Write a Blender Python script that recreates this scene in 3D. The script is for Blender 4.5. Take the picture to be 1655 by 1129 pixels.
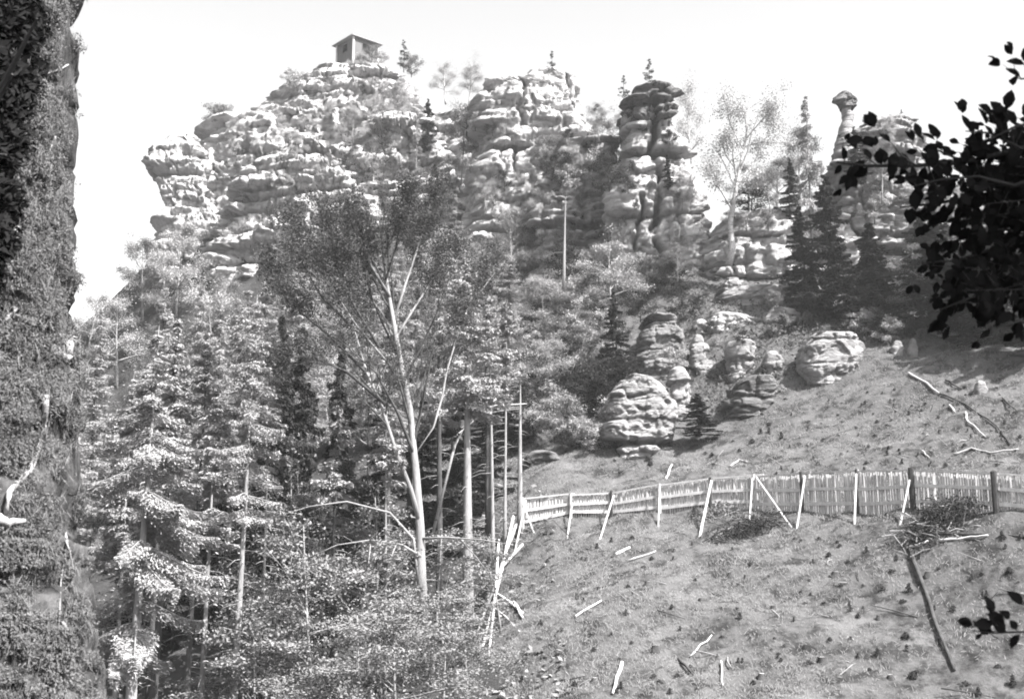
import bpy, math, random
import numpy as np
from mathutils import Vector, Matrix
from mathutils.bvhtree import BVHTree
R = math.radians
S = bpy.context.scene
for o in list(bpy.data.objects): bpy.data.objects.remove(o)

# ------------------------------------------------------------------ camera, sky, sun, exposure
W, H, F, PITCH = 1655.0, 1129.0, 2000.0, math.atan((950-564.5)/2000.0)
cam = bpy.data.cameras.new('camera'); cam.sensor_width = 36; cam.lens = 36*F/W
cam.dof.use_dof = True; cam.dof.focus_distance = 80; cam.dof.aperture_fstop = 6; cam.clip_start = 0.1; cam.clip_end = 3000
co = bpy.data.objects.new('camera', cam); S.collection.objects.link(co)
co.rotation_euler = (R(90)+PITCH, 0, 0); S.camera = co
SUN = Vector((0.50, -0.42, 0.76)).normalized()
elev = math.asin(SUN.z); az = math.atan2(SUN.x, SUN.y)
w = bpy.data.worlds.new('World'); S.world = w; w.use_nodes = True
nt = w.node_tree; bg = nt.nodes['Background']
sk = nt.nodes.new('ShaderNodeTexSky'); sk.sky_type = 'NISHITA'; sk.sun_disc = False
sk.sun_elevation = elev; sk.sun_rotation = az; sk.air_density = 1.0; sk.dust_density = 4.0
bw = nt.nodes.new('ShaderNodeRGBToBW')
nt.links.new(sk.outputs[0], bw.inputs[0]); nt.links.new(bw.outputs[0], bg.inputs[0]); bg.inputs[1].default_value = 0.083
sl = bpy.data.lights.new('sun', 'SUN'); sl.energy = 4.0; sl.angle = R(0.5); sl.color = (1, 0.99, 0.98)
so = bpy.data.objects.new('sun', sl); S.collection.objects.link(so)
so.rotation_euler = (-SUN).to_track_quat('-Z', 'Y').to_euler()
S.view_settings.view_transform = 'Standard'; S.view_settings.look = 'None'
S.view_settings.exposure = 2.6; S.view_settings.gamma = 1.0
S.render.engine = 'CYCLES'
S.cycles.filter_width = 1.9; S.cycles.max_bounces = 5; S.cycles.diffuse_bounces = 2; S.cycles.transmission_bounces = 2
S.cycles.volume_bounces = 0; S.cycles.transparent_max_bounces = 4

# ------------------------------------------------------------------ numeric helpers
rng = np.random.default_rng(7)
random.seed(7)
PERM = rng.permutation(256); PERM = np.concatenate([PERM, PERM, PERM]); RV = rng.random(256)*2-1
def vnoise(x, y, z=0.0):
    x, y, z = np.broadcast_arrays(np.asarray(x, float), np.asarray(y, float), np.asarray(z, float))
    xi, yi, zi = np.floor(x).astype(int), np.floor(y).astype(int), np.floor(z).astype(int)
    fx, fy, fz = x-xi, y-yi, z-zi
    fx, fy, fz = [f*f*(3-2*f) for f in (fx, fy, fz)]
    def h(a, b, c): return RV[PERM[PERM[PERM[a & 255]+(b & 255)]+(c & 255)] & 255]
    def lp(a, b, t): return a+(b-a)*t
    return lp(lp(lp(h(xi, yi, zi), h(xi+1, yi, zi), fx), lp(h(xi, yi+1, zi), h(xi+1, yi+1, zi), fx), fy),
              lp(lp(h(xi, yi, zi+1), h(xi+1, yi, zi+1), fx), lp(h(xi, yi+1, zi+1), h(xi+1, yi+1, zi+1), fx), fy), fz)
def fbm(x, y, z=0.0, o=4):
    s = 0; a = 1.0
    for i in range(o):
        s = s + a*vnoise(x*2**i+17*i, y*2**i+5*i, z*2**i+31*i); a *= 0.5
    return s
CT, ST = math.cos(PITCH), math.sin(PITCH)
def ray(px, py):
    u = (px-W/2)/F; v = (H/2-py)/F
    return Vector((u, CT-v*ST, ST+v*CT))
def at(px, py, Y):                       # a point Y metres in front of the camera
    d = ray(px, py); return d*(Y/d.y)

# ------------------------------------------------------------------ object helpers
def link(o, parent=None):
    S.collection.objects.link(o)
    if parent: o.parent = parent
    return o
def tag(o, label=None, cat=None, group=None, kind=None):
    if label: o['label'] = label
    if cat: o['category'] = cat
    if group: o['group'] = group
    if kind: o['kind'] = kind
    return o
def empty(name, loc=(0, 0, 0), rz=0):
    o = bpy.data.objects.new(name, None); o.empty_display_size = 0.3; o.location = loc; o.rotation_euler.z = rz
    return link(o)
def mesh(name, v, f, mat, parent=None, smooth=False):
    me = bpy.data.meshes.new(name); v = np.asarray(v, dtype=np.float32)
    if isinstance(f, np.ndarray):
        n, k = f.shape
        me.vertices.add(len(v)); me.vertices.foreach_set('co', v.ravel())
        me.loops.add(n*k); me.loops.foreach_set('vertex_index', f.astype(np.int32).ravel())
        me.polygons.add(n); me.polygons.foreach_set('loop_start', np.arange(0, n*k, k, dtype=np.int32))
        me.polygons.foreach_set('loop_total', np.full(n, k, dtype=np.int32))
        if smooth: me.polygons.foreach_set('use_smooth', np.ones(n, dtype=bool))
        me.update(calc_edges=True)
    else:
        me.from_pydata(v.tolist(), [], f)
        if smooth: me.polygons.foreach_set('use_smooth', [True]*len(f))
    me.materials.append(mat)
    return link(bpy.data.objects.new(name, me), parent)
def copy_tree(o, parent=None):
    c = o.copy(); link(c, parent)
    for ch in list(o.children):
        copy_tree(ch, c)
    return c
class MB:
    def __init__(s): s.v = []; s.f = []
    def tube(s, pts, rad, n=6, cap=True):
        pts = [Vector(p) for p in pts]; b = len(s.v)
        if not hasattr(rad, '__len__'): rad = [rad]*len(pts)
        up = Vector((0.13, 0.21, 1)).normalized()
        for i, p in enumerate(pts):
            t = (pts[min(i+1, len(pts)-1)]-pts[max(i-1, 0)])
            t = t.normalized() if t.length > 1e-9 else Vector((0, 0, 1))
            a = t.cross(up if abs(t.dot(up)) < 0.95 else Vector((1, 0, 0))).normalized(); c = t.cross(a)
            for k in range(n):
                g = 2*math.pi*k/n; s.v.append(p+(a*math.cos(g)+c*math.sin(g))*rad[i])
        for i in range(len(pts)-1):
            for k in range(n):
                k2 = (k+1) % n
                s.f.append((b+i*n+k, b+i*n+k2, b+(i+1)*n+k2, b+(i+1)*n+k))
        if cap:
            s.f.append(tuple(b+k for k in range(n))[::-1]); s.f.append(tuple(b+(len(pts)-1)*n+k for k in range(n)))
    def board(s, a, b, wdt, thk, side=Vector((0, -1, 0)), up=None):   # a plank from a to b
        a, b = Vector(a), Vector(b); t = (b-a).normalized()
        sd = (side-t*side.dot(t)).normalized(); u = t.cross(sd).normalized(); i = len(s.v)
        for p in (a, b):
            for q, r in ((-1, -1), (1, -1), (1, 1), (-1, 1)):
                s.v.append(p+u*(q*wdt/2)+sd*(r*thk/2))
        s.f += [(i+3, i+2, i+1, i), (i+4, i+5, i+6, i+7)]+[(i+k, i+(k+1) % 4, i+4+(k+1) % 4, i+4+k) for k in range(4)]
    def build(s, name, mat, parent=None, smooth=False):
        return mesh(name, [tuple(p) for p in s.v], s.f, mat, parent, smooth)

# ------------------------------------------------------------------ materials (a black and white place: all greys)
def mat(name, c, var=0.3, scale=3.0, rough=0.9, bump=0.0, bscale=None, stretch=(1, 1, 1), fine=None, transl=0.0, stain=None):
    m = bpy.data.materials.new(name); m.use_nodes = True; t = m.node_tree; N = t.nodes; L = t.links
    for n in list(N): N.remove(n)
    out = N.new('ShaderNodeOutputMaterial')
    tc = N.new('ShaderNodeTexCoord'); mp = N.new('ShaderNodeMapping'); mp.inputs['Scale'].default_value = stretch
    L.new(tc.outputs['Object'], mp.inputs[0])
    no = N.new('ShaderNodeTexNoise'); no.inputs['Scale'].default_value = scale; no.inputs['Detail'].default_value = 6; no.inputs['Roughness'].default_value = 0.65
    L.new(mp.outputs[0], no.inputs[0])
    mr = N.new('ShaderNodeMapRange'); mr.inputs[1].default_value = 0.3; mr.inputs[2].default_value = 0.7
    mr.inputs[3].default_value = c*(1-var); mr.inputs[4].default_value = c*(1+var)
    L.new(no.outputs[0], mr.inputs[0]); val = mr.outputs[0]
    if stain:                              # lichen and weathering blotches: (scale, lo, hi, multiplier)
        n2 = N.new('ShaderNodeTexNoise'); n2.inputs['Scale'].default_value = stain[0]; n2.inputs['Detail'].default_value = 8; n2.inputs['Roughness'].default_value = 0.7
        L.new(mp.outputs[0], n2.inputs[0])
        m2 = N.new('ShaderNodeMapRange'); m2.inputs[1].default_value = stain[1]; m2.inputs[2].default_value = stain[2]; m2.inputs[3].default_value = 1; m2.inputs[4].default_value = stain[3]
        L.new(n2.outputs[0], m2.inputs[0])
        mu = N.new('ShaderNodeMath'); mu.operation = 'MULTIPLY'; L.new(val, mu.inputs[0]); L.new(m2.outputs[0], mu.inputs[1]); val = mu.outputs[0]
    cb = N.new('ShaderNodeCombineColor')
    for i, k in enumerate((1.0, 0.985, 0.99)):
        q = N.new('ShaderNodeMath'); q.operation = 'MULTIPLY'; q.inputs[1].default_value = k; L.new(val, q.inputs[0]); L.new(q.outputs[0], cb.inputs[i])
    if transl > 0:
        d = N.new('ShaderNodeBsdfDiffuse'); tr = N.new('ShaderNodeBsdfTranslucent'); mx = N.new('ShaderNodeMixShader'); mx.inputs[0].default_value = transl
        L.new(cb.outputs[0], d.inputs[0]); L.new(cb.outputs[0], tr.inputs[0]); L.new(d.outputs[0], mx.inputs[1]); L.new(tr.outputs[0], mx.inputs[2]); L.new(mx.outputs[0], out.inputs[0])
    else:
        d = N.new('ShaderNodeBsdfDiffuse'); d.inputs['Roughness'].default_value = 0.3; L.new(cb.outputs[0], d.inputs[0]); L.new(d.outputs[0], out.inputs[0])
        if bump:
            nb = N.new('ShaderNodeTexNoise'); nb.inputs['Scale'].default_value = bscale or scale*3; nb.inputs['Detail'].default_value = 8; nb.inputs['Roughness'].default_value = 0.7
            L.new(mp.outputs[0], nb.inputs[0]); b = N.new('ShaderNodeBump'); b.inputs['Strength'].default_value = 1; b.inputs['Distance'].default_value = bump
            L.new(nb.outputs[0], b.inputs['Height']); L.new(b.outputs[0], d.inputs['Normal'])
    return m
M = dict(
    rock=mat('sandstone', 0.24, 0.22, 0.5, bump=0.22, bscale=3.2, stretch=(1, 1, 3.5), stain=(0.55, 0.50, 0.66, 0.42)),
    rockpale=mat('pale_sandstone', 0.33, 0.2, 0.5, bump=0.22, bscale=3.2, stretch=(1, 1, 3.5), stain=(0.55, 0.52, 0.68, 0.5)),  # light tone also paints the flare over the left cliffs into the stone
    rockmid=mat('boulder_stone', 0.17, 0.3, 0.9, bump=0.2, bscale=4, stretch=(1, 1, 3), stain=(1.2, 0.48, 0.62, 0.4)),
    rockdark=mat('dark_sandstone', 0.12, 0.3, 0.6, bump=0.2, bscale=2.5, stretch=(1, 1, 4), stain=(0.9, 0.48, 0.62, 0.4)),
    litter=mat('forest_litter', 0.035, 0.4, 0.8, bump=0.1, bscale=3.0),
    soil=mat('slope_soil', 0.072, 0.35, 0.5, bump=0.10, bscale=3.0, stain=(1.2, 0.46, 0.60, 0.35)),
    bank=mat('bank_earth', 0.08, 0.5, 3.0, bump=0.05, bscale=14, stretch=(1.5, 1.5, 0.7), stain=(2.5, 0.45, 0.65, 0.35)),
    grass=mat('dry_grass', 0.15, 0.3, 0.8, transl=0.25),
    scrub=mat('bank_scrub_leaf', 0.10, 0.5, 5.0, transl=0.25),
    leafb=mat('bright_leaf', 0.28, 0.3, 0.9, transl=0.22),
    leafm=mat('mid_leaf', 0.15, 0.35, 0.9, transl=0.22),
    leafc=mat('beech_leaf', 0.055, 0.35, 0.9, transl=0.2),  # forked beech crown's backlit half shade is put into this dark tone
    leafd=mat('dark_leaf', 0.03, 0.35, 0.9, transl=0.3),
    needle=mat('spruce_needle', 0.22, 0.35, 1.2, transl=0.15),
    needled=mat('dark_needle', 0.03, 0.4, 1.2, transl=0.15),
    black=mat('painted_shade_leaf', 0.012, 0.3, 8.0, transl=0.15),  # near black: the shade on the leaves is put into their colour
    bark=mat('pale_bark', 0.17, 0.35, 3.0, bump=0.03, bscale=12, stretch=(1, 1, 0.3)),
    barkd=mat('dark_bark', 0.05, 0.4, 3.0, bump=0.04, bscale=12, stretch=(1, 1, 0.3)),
    birch=mat('birch_bark', 0.30, 0.15, 2.0, stretch=(1, 1, 4), stain=(4.0, 0.55, 0.62, 0.15)),
    wood=mat('weathered_board', 0.40, 0.25, 1.6, bump=0.01, bscale=20, stretch=(3, 3, 1)),
    picket=mat('weathered_picket', 0.29, 0.35, 3.5, bump=0.01, bscale=20, stretch=(4, 1, 0.3)),
    postd=mat('dark_post', 0.035, 0.3, 3.0, bump=0.01, bscale=15),
    root=mat('bleached_root', 0.26, 0.25, 6.0, bump=0.01, bscale=25),
    hut=mat('hut_board', 0.10, 0.15, 2.0, stretch=(6, 6, 0.3)), roof=mat('hut_roof', 0.2, 0.15, 2.0),
    hole=mat('dark_opening', 0.02, 0.1, 1.0))

# ------------------------------------------------------------------ the ground
CTRL = [(1655,1129,39),(1400,1129,40),(1200,1129,41),(1000,1129,42),(850,1129,43),(1000,980,48),(1300,980,47),(1600,980,43),(1850,1129,37),(1850,980,40),
 (845,850,60),(922,846,59.5),(988,842,59),(1065,834,58),(1147,826,57),(1218,826,56),(1295,822,54),(1382,826,52),(1472,824,50),(1605,830,47),(1720,840,45),(1900,845,43),
 (880,760,66),(1000,745,67),(1150,720,66),(1300,700,64),(1450,690,61),(1600,680,57),(1800,670,54),
 (900,680,73),(1020,660,74),(1180,640,71),(1300,620,69),(1400,580,69),(1550,570,66),(1750,560,62),
 (900,560,82),(1000,540,82),(1120,520,79),(1250,505,78),(1380,500,78),(1500,510,76),(1700,500,72),
 (850,470,90),(1000,450,88),(1130,440,86),(1300,420,90),(1500,400,88),(1750,400,85),
 (750,1129,45),(650,1180,45),(500,1230,45),(350,1290,45),(200,1350,44),(0,1400,44),
 (780,980,55),(650,1010,56),(500,1050,57),(350,1080,58),(200,1130,60),(0,1200,60),
 (780,880,62),(650,900,66),(500,930,68),(350,950,72),(200,980,75),(0,1030,78),
 (780,720,75),(650,740,80),(500,760,82),(350,790,88),(200,800,90),(0,850,95),
 (780,560,88),(650,570,92),(500,570,95),(350,570,100),(200,590,104),(0,650,106),
 (780,400,99),(650,370,104),(500,350,107),(350,360,110),(230,430,112),(100,560,112),(0,640,118)]
PTS = [tuple(at(*c)) for c in CTRL]
PTS += [(0,0,-1.75),(3,3,-1.8),(-3,3,-1.8),(6,-6,-1),(-6,-6,-1),(0,12,-4),(8,12,-4),(-8,12,-4.2),(0,24,-8.5),(12,24,-8),(-14,24,-10),(30,24,-5),(-30,24,-11),(30,0,2),(-30,0,1),
 (0,-60,8),(60,-60,10),(-60,-60,10),(60,40,4),(-60,40,-12),(60,70,18),(-70,80,2),(70,110,26),(-75,120,12),(0,130,30),(40,130,28),(-40,130,32),(0,170,10),(100,170,5),(-100,170,0),
 (0,420,-30),(400,420,-30),(-400,420,-30),(400,0,0),(-400,0,-10),(0,-300,0),(400,-300,0),(-400,-300,0),(200,150,0),(-200,150,-10),(0,900,-30),(900,900,-30),(-900,900,-30),(900,0,-10),(-900,0,-10)]
PA = np.array(PTS); n = len(PA)
D = np.linalg.norm(PA[:, None, :2]-PA[None, :, :2], axis=2)
A = np.zeros((n+3, n+3)); A[:n, :n] = D-0.0*np.eye(n); A[:n, n] = 1; A[:n, n+1:] = PA[:, :2]; A[n, :n] = 1; A[n+1:, :n] = PA[:, :2].T
SOL = np.linalg.solve(A, np.concatenate([PA[:, 2], [0, 0, 0]]))
def ground(x, y):
    x = np.asarray(x, float); y = np.asarray(y, float); r = np.full(x.shape, SOL[n])+SOL[n+1]*x+SOL[n+2]*y
    for i in range(n): r += SOL[i]*np.hypot(x-PA[i, 0], y-PA[i, 1])
    far = np.clip((y-25)/15, 0, 1)
    return r+far*(0.45*fbm(x/5, y/5, 3.3, 3)+0.12*fbm(x/0.9, y/0.9, 1.3, 3))
def gz(x, y): return float(ground(np.array([x]), np.array([y]))[0])
xs = np.unique(np.concatenate([np.linspace(-900, -60, 30), np.arange(-60, 50, 0.33), np.linspace(50, 900, 30)]))
ys = np.unique(np.concatenate([np.linspace(-300, 20, 40), np.arange(20, 130, 0.33), np.linspace(130, 1000, 40)]))
X, Yg = np.meshgrid(xs, ys); Z = ground(X, Yg)
nx, ny = len(xs), len(ys); idx = np.arange(nx*ny).reshape(ny, nx)
Q = np.stack([idx[:-1, :-1], idx[:-1, 1:], idx[1:, 1:], idx[1:, :-1]], -1).reshape(-1, 4)
GO = mesh('hillside', np.stack([X, Yg, Z], -1).reshape(-1, 3), Q, M['soil'], smooth=True); GO['kind'] = 'structure'
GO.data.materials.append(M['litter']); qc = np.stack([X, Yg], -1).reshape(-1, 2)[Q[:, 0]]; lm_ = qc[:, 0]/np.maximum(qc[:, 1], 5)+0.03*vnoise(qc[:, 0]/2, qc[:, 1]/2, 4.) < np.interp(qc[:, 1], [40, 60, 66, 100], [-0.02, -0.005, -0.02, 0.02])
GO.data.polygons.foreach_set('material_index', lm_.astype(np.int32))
sx = (xs > -60) & (xs < 55); sy = (ys > 18) & (ys < 132)
def grid_bvh(o):
    me = o.data; v = np.empty(len(me.vertices)*3, dtype=np.float32); me.vertices.foreach_get('co', v)
    f = np.empty(len(me.loops), dtype=np.int32); me.loops.foreach_get('vertex_index', f)
    mw = o.matrix_world
    return BVHTree.FromPolygons([tuple(p) for p in v.reshape(-1, 3).tolist()], f.reshape(-1, 4).tolist())
GB = grid_bvh(GO)
TREES = [GB]
def hit(px, py, only=None):
    best = None; d = ray(px, py).normalized()
    for b in (only or TREES):
        l, nrm, i, dist = b.ray_cast(Vector((0, 0, 0)), d)
        if l is not None and (best is None or dist < best[1]): best = (l, dist, nrm)
    return best
def gp(px, py):                          # the ground seen at a pixel
    h = hit(px, py, [GB]); return h[0] if h else at(px, py, 60)

def facets(u, v, seed):
    """broken rock faces: each cell is a tilted plane; returns height (-1..1) and closeness to a crack"""
    ui, vi = np.floor(u).astype(int), np.floor(v).astype(int); b1 = np.full(u.shape, 9.); b2 = np.full(u.shape, 9.); ht = np.zeros(u.shape); sd = int(seed*13) % 251
    for a in (-1, 0, 1):
        for b in (-1, 0, 1):
            ci, cj = ui+a, vi+b
            def hh(k): return RV[PERM[PERM[(ci+sd+k*19) & 255]+((cj+k*7) & 255)] & 255]
            pu, pv = ci+.5+.42*hh(1), cj+.5+.42*hh(2); du, dv = u-pu, v-pv
            d = np.maximum(np.abs(du+.25*dv*hh(6)), np.abs(dv+.2*du*hh(7))); h_ = hh(3)+1.1*du*hh(4)+0.9*dv*hh(5)
            m_ = d < b1; b2 = np.where(m_, b1, np.minimum(b2, d)); ht = np.where(m_, h_, ht); b1 = np.where(m_, d, b1)
    return ht, np.exp(-((b2-b1)/.07)**2)
# ------------------------------------------------------------------ rock masses
def rock(name, label, prof, Y, depth, seed, step=0.13, bed=(0.7, 2.2), gap=0.7, joints=(), jd=0.9, rough=0.35, m='rock', p=0.42, tilt=0.0, cap=0.35, cat='cliff', kind=None, blk=0.6, group=None, rnd=0.07):
    rs = np.random.default_rng(seed)
    Ym = Y+depth*0.45; wm = max(q[2]-q[1] for q in prof)
    def yf(q): dp = depth*min(1, max(.15, (q[2]-q[1])/(wm*.45)))**.7/2; return Y+depth/2-dep_k*dp-(depth/2-dp)*.3
    dep_k = 0.9; prof = [(at(W/2, q[0], yf(q)).z, at(q[1], q[0], Ym).x, at(q[2], q[0], Ym).x) for q in prof][::-1]
    zs0 = np.array([q[0] for q in prof]); xl0 = np.array([q[1] for q in prof]); xr0 = np.array([q[2] for q in prof])
    rows = max(12, int((zs0[-1]-zs0[0])/step)); z = np.linspace(zs0[0], zs0[-1], rows)
    xl, xr = np.interp(z, zs0, xl0), np.interp(z, zs0, xr0)
    sc = np.ones(rows)
    k = np.arange(1, 9); ca = k/8*math.pi/2                       # rounded top
    z = np.concatenate([z, z[-1]+cap*np.sin(ca)]); sc = np.concatenate([sc, np.cos(ca)*0.999+0.001])
    xl = np.concatenate([xl, np.full(8, xl[-1])]); xr = np.concatenate([xr, np.full(8, xr[-1])])
    wid = (xr-xl).max(); nf = int(min(900, max(60, (wid+depth)/step*0.9))); nb = max(16, nf//5)
    def arc(t0, t1, n_):                                          # even spacing along the outline
        t = np.linspace(t0, t1, 6000); X_ = np.sign(np.cos(t))*np.abs(np.cos(t))**p*wid/2; Y_ = np.sign(np.sin(t))*np.abs(np.sin(t))**p*depth/2
        L_ = np.concatenate([[0], np.cumsum(np.hypot(np.diff(X_), np.diff(Y_)))]); return np.interp(np.linspace(0, L_[-1], n_, endpoint=False), L_, t)
    nf = int(min(1100, max(60, (wid+depth)/step*.95))); th = np.concatenate([arc(math.pi, 2*math.pi, nf), arc(0, math.pi, nb)])
    c, s = np.cos(th), np.sin(th); cx = np.sign(c)*np.abs(c)**p; cy = np.sign(s)*np.abs(s)**p
    a = (xr-xl)/2; mid = (xl+xr)/2
    dep = depth*np.clip(a/(a.max()*0.45), 0.15, 1)**0.7/2
    Yc = Y+depth/2
    x = mid[:, None]+a[:, None]*cx[None]; y = Yc+dep[:, None]*cy[None]-(depth/2-dep[:, None])*0.3; zz = np.repeat(z[:, None], len(th), 1)
    zw = zz+tilt*x+0.40*vnoise(x/6+seed, y/6, zz/9)+0.07*vnoise(x/1.3, y/1.3, zz/3+seed)
    out = np.zeros_like(x); zi = zw.min()-0.5; i = 0
    off = np.zeros_like(x)
    while zi < zw.max()+1:
        tkn = rs.uniform(*bed); inb = (zw >= zi) & (zw < zi+tkn)
        t = np.clip((zw-zi)/tkn, 0, 1)
        bwid = rs.uniform(1.2, 3.6)*tkn; xb = (x+0.6*y+0.25*vnoise(zz/0.8, x/2, seed+i))/bwid+7.7*i
        bid = np.floor(xb).astype(int); fb_ = xb-bid; hsh = RV[PERM[(bid+i*37+seed*11) & 255]]
        edge = np.exp(-(np.minimum(fb_, 1-fb_)*bwid/0.10)**2)
        o_ = 0.8*blk*hsh+0.4*blk*vnoise(x/rs.uniform(2, 5)+31*i, y/3, seed+i*7.3)+blk*0.5*rs.uniform(-1, 1)-0.4*min(blk, 1)*edge*np.clip(hsh*2+.6, 0, 1)
        off = np.where(inb, o_-rnd*tkn*(np.abs(2*t-1)**6)-0.25*blk*hsh*(t-.5), off)
        g = gap*np.clip(0.35+0.9*vnoise(x/3.5+i*9.1, y/3, seed), 0, 1.2)*rs.uniform(0.3, 1.2)
        maj = rs.random() < .38; g = g*(2.2 if maj else .7); w1 = 0.20 if maj else .07
        d = zw-zi; out -= g*np.where(d > 0, np.exp(-(d/w1)**4), np.exp(-(d/(w1*.6+0.10*rs.random()))**2))
        zi += tkn; i += 1
    us = x+0.8*y; wv = .25*fbm(us/.9, zz/.6, seed, 3)
    f1, c1 = facets((us+wv)/2.3+seed, (zw+.6*wv)/0.95, seed); f2, c2 = facets((us+wv)/.8+seed, (zw+.5*wv)/.34, seed+3)
    out += 0.8*off+rough*(.75*f1-.55*c1+.28*f2-.22*c2)+0.16*rough*fbm(x/1.4, y/1.4, zw/0.14, 3)+.12*rough*fbm(x/.3, y/.3, zz/.25, 2)+0.9*rough*fbm(x/6, y/6, zz/6+seed, 2)
    out -= np.percentile(out, 82)
    for j in joints:                                              # vertical cracks: (px, py_top, py_bottom, width)
        xj = at(j[0], 500, Y).x; z1 = at(W/2, j[1], Y).z; z0 = at(W/2, j[2], Y).z
        xw = xj+0.4*vnoise(zz/1.5, j[0]*0.37)+.15*vnoise(zz/.4, j[0]*.7)
        out -= jd*np.clip(.75+vnoise(zz/1.1, j[0]*.9), .1, 1.2)*np.exp(-((x-xw)/j[3])**2)*((zz > z0) & (zz < z1))*(y < Yc)
    nj = int(wid/3.0) if cat != 'rock' else 0
    for j in range(nj):
        xj = rs.uniform(xl0.min(), xr0.max()); zc = rs.uniform(zs0[0], zs0[-1]); hh = rs.uniform(0.8, 3)
        xw = xj+0.3*vnoise(zz/1.2, j*3.7+seed)
        out -= 0.5*np.exp(-((x-xw)/0.13)**2)*(np.abs(zz-zc) < hh)*(y < Yc)
    nxn, nyn = c/np.maximum(a[:, None], 0.3)*a.max(), s*np.ones_like(x)
    nxn = np.sign(c)[None]*np.abs(c)[None]**(2-p)+0*x; nyn = np.sign(s)[None]*np.abs(s)[None]**(2-p)+0*x
    l = np.hypot(nxn, nyn)+1e-6; sm = np.minimum(1, a/1.0)[:, None]
    out = out*sm
    x = x+nxn/l*out; y = y+nyn/l*out
    x = mid[:, None]+(x-mid[:, None])*sc[:, None]; y = Yc+(y-Yc)*sc[:, None]
    zz = zz+0.12*fbm(x/1.5, y/1.5, zz+seed, 2)
    v = np.stack([x, y, zz], -1).reshape(-1, 3); nr, nc = x.shape; idx = np.arange(nr*nc).reshape(nr, nc); i2 = np.roll(idx, -1, 1)
    q = np.stack([idx[:-1], i2[:-1], i2[1:], idx[1:]], -1).reshape(-1, 4)
    base = np.array([[x[0].mean(), y[0].mean(), z[0]]]); 
    o = mesh(name, v, q, M[m], smooth=name == 'earth_bank')
    TREES.append(grid_bvh(o))
    if kind: o['kind'] = kind
    else: tag(o, label, cat, group)
    return o
rock('sandstone_cliff', 'pale overhanging nose of rock at the far left end of the ridge',
     [(216,288,318),(224,262,332),(238,252,345),(262,250,352),(275,264,352),(300,268,352),(325,272,372),(350,262,392),(420,240,430),(520,225,450)], 108, 12, 3, m='rockpale', tilt=0.02, gap=1.0, step=0.15, rough=0.5)
rock('sandstone_cliff', 'large pale rounded rock massif directly beneath the hut',
     [(104,545,618),(112,520,650),(122,500,668),(134,470,690),(150,438,698),(165,402,706),(180,374,745),(195,355,790),(230,335,800),(270,330,800),(330,325,800),(420,310,800),(520,300,820)], 112, 22, 5, m='rockpale', tilt=-0.10, gap=1.3, step=0.17, rough=0.75, blk=1.3, bed=(1.0, 3.0), cap=0.8)
rock('sandstone_cliff', 'sloping pale buttress in front of the massif, left of the tree covered gully',
     [(225,470,530),(245,440,560),(270,410,585),(300,380,600),(340,360,640),(400,340,660),(480,330,680)], 104, 9, 8, m='rockpale', gap=1.3, step=0.15, tilt=-0.12, rough=0.8, blk=1.0, cap=1.2)
rock('sandstone_cliff', 'pale sloping buttress below the right shoulder of the hut massif',
     [(195,600,690),(215,580,720),(250,560,735),(290,540,750),(350,520,770),(430,500,790)], 106, 8, 12, m='rockpale', gap=1.2, step=0.15, tilt=-0.10, rough=0.7, blk=1.0, cap=1.0)
rock('sandstone_cliff', 'layered pale block with a notch line, between the hut massif and the dark topped tower',
     [(124,770,843),(135,768,930),(152,764,934),(172,764,936),(186,766,948),(200,768,955),(230,770,975),(270,760,985),(330,750,990),(400,740,995),(480,740,1000)], 96, 12, 21, m='rockpale', gap=1.3, step=0.13, joints=((843,124,200,0.22),(838,200,290,0.14),(890,215,280,0.15)), bed=(0.6, 1.7), rough=0.4)
rock('sandstone_cliff', 'squat pale block with a small pine on top, right part of the layered cliff',
     [(112,850,905),(122,848,930),(140,850,934),(165,852,930)], 97, 7, 22, m='rockpale', gap=0.8, step=0.12, rough=0.3)
rock('sandstone_cliff', 'broken ledgy rock wall between the layered block and the tall tower',
     [(225,900,985),(250,880,1000),(290,860,1005),(340,850,1010),(400,850,1010),(470,840,1010)], 91, 7, 27, gap=1.4, bed=(0.6, 1.5), rough=0.5, joints=((948,230,460,0.25),))
rock('sandstone_tower', 'tall rock tower with dark cap of rock split by one black vertical crack',
     [(138,1028,1082),(148,1012,1088),(165,1000,1090),(190,998,1086),(205,1008,1090),(230,1000,1106),(260,985,1118),(300,978,1126),(330,975,1134),(380,972,1138),(430,975,1140),(470,975,1140)], 86, 9, 31, gap=1.5, joints=((1066,190,470,0.20),(1037,315,400,0.14)), jd=2.4, bed=(1.3, 3.0), rough=0.45, m='rockpale', cat='rock tower', blk=0.8, step=0.11)
rock('sandstone_block', 'dark weathered overhanging cap block on top of the tall rock tower', [(136,1028,1080),(146,1006,1092),(160,1000,1093),(178,1000,1092),(188,1012,1088)], 84.8, 7, 33, m='rockdark', step=.1, bed=(.4, 1.0), gap=.7, rough=.4, blk=.5, cat='rock', joints=((1066,150,190,.25),), jd=1.8)
rock('sandstone_cliff', 'long low rock wall with black ledge lines to the right of the white birch trunk',
     [(338,1190,1330),(348,1150,1360),(380,1125,1385),(420,1120,1400),(455,1120,1400),(500,1120,1400)], 84, 9, 37, gap=2.0, bed=(0.6, 1.3), rough=0.3, m='rockpale', step=0.11)
rock('sandstone_cliff', 'ledged rock wall below the mushroom pinnacle, partly behind dark leaves',
     [(185,1395,1440),(196,1372,1462),(215,1358,1472),(240,1350,1476),(280,1345,1490),(320,1335,1560),(380,1325,1600),(440,1320,1620),(510,1320,1640)], 84.5, 10, 41, gap=1.8, bed=(0.6, 1.5), rough=0.5, joints=((1384,300,440,0.2),), step=0.11)
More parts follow.
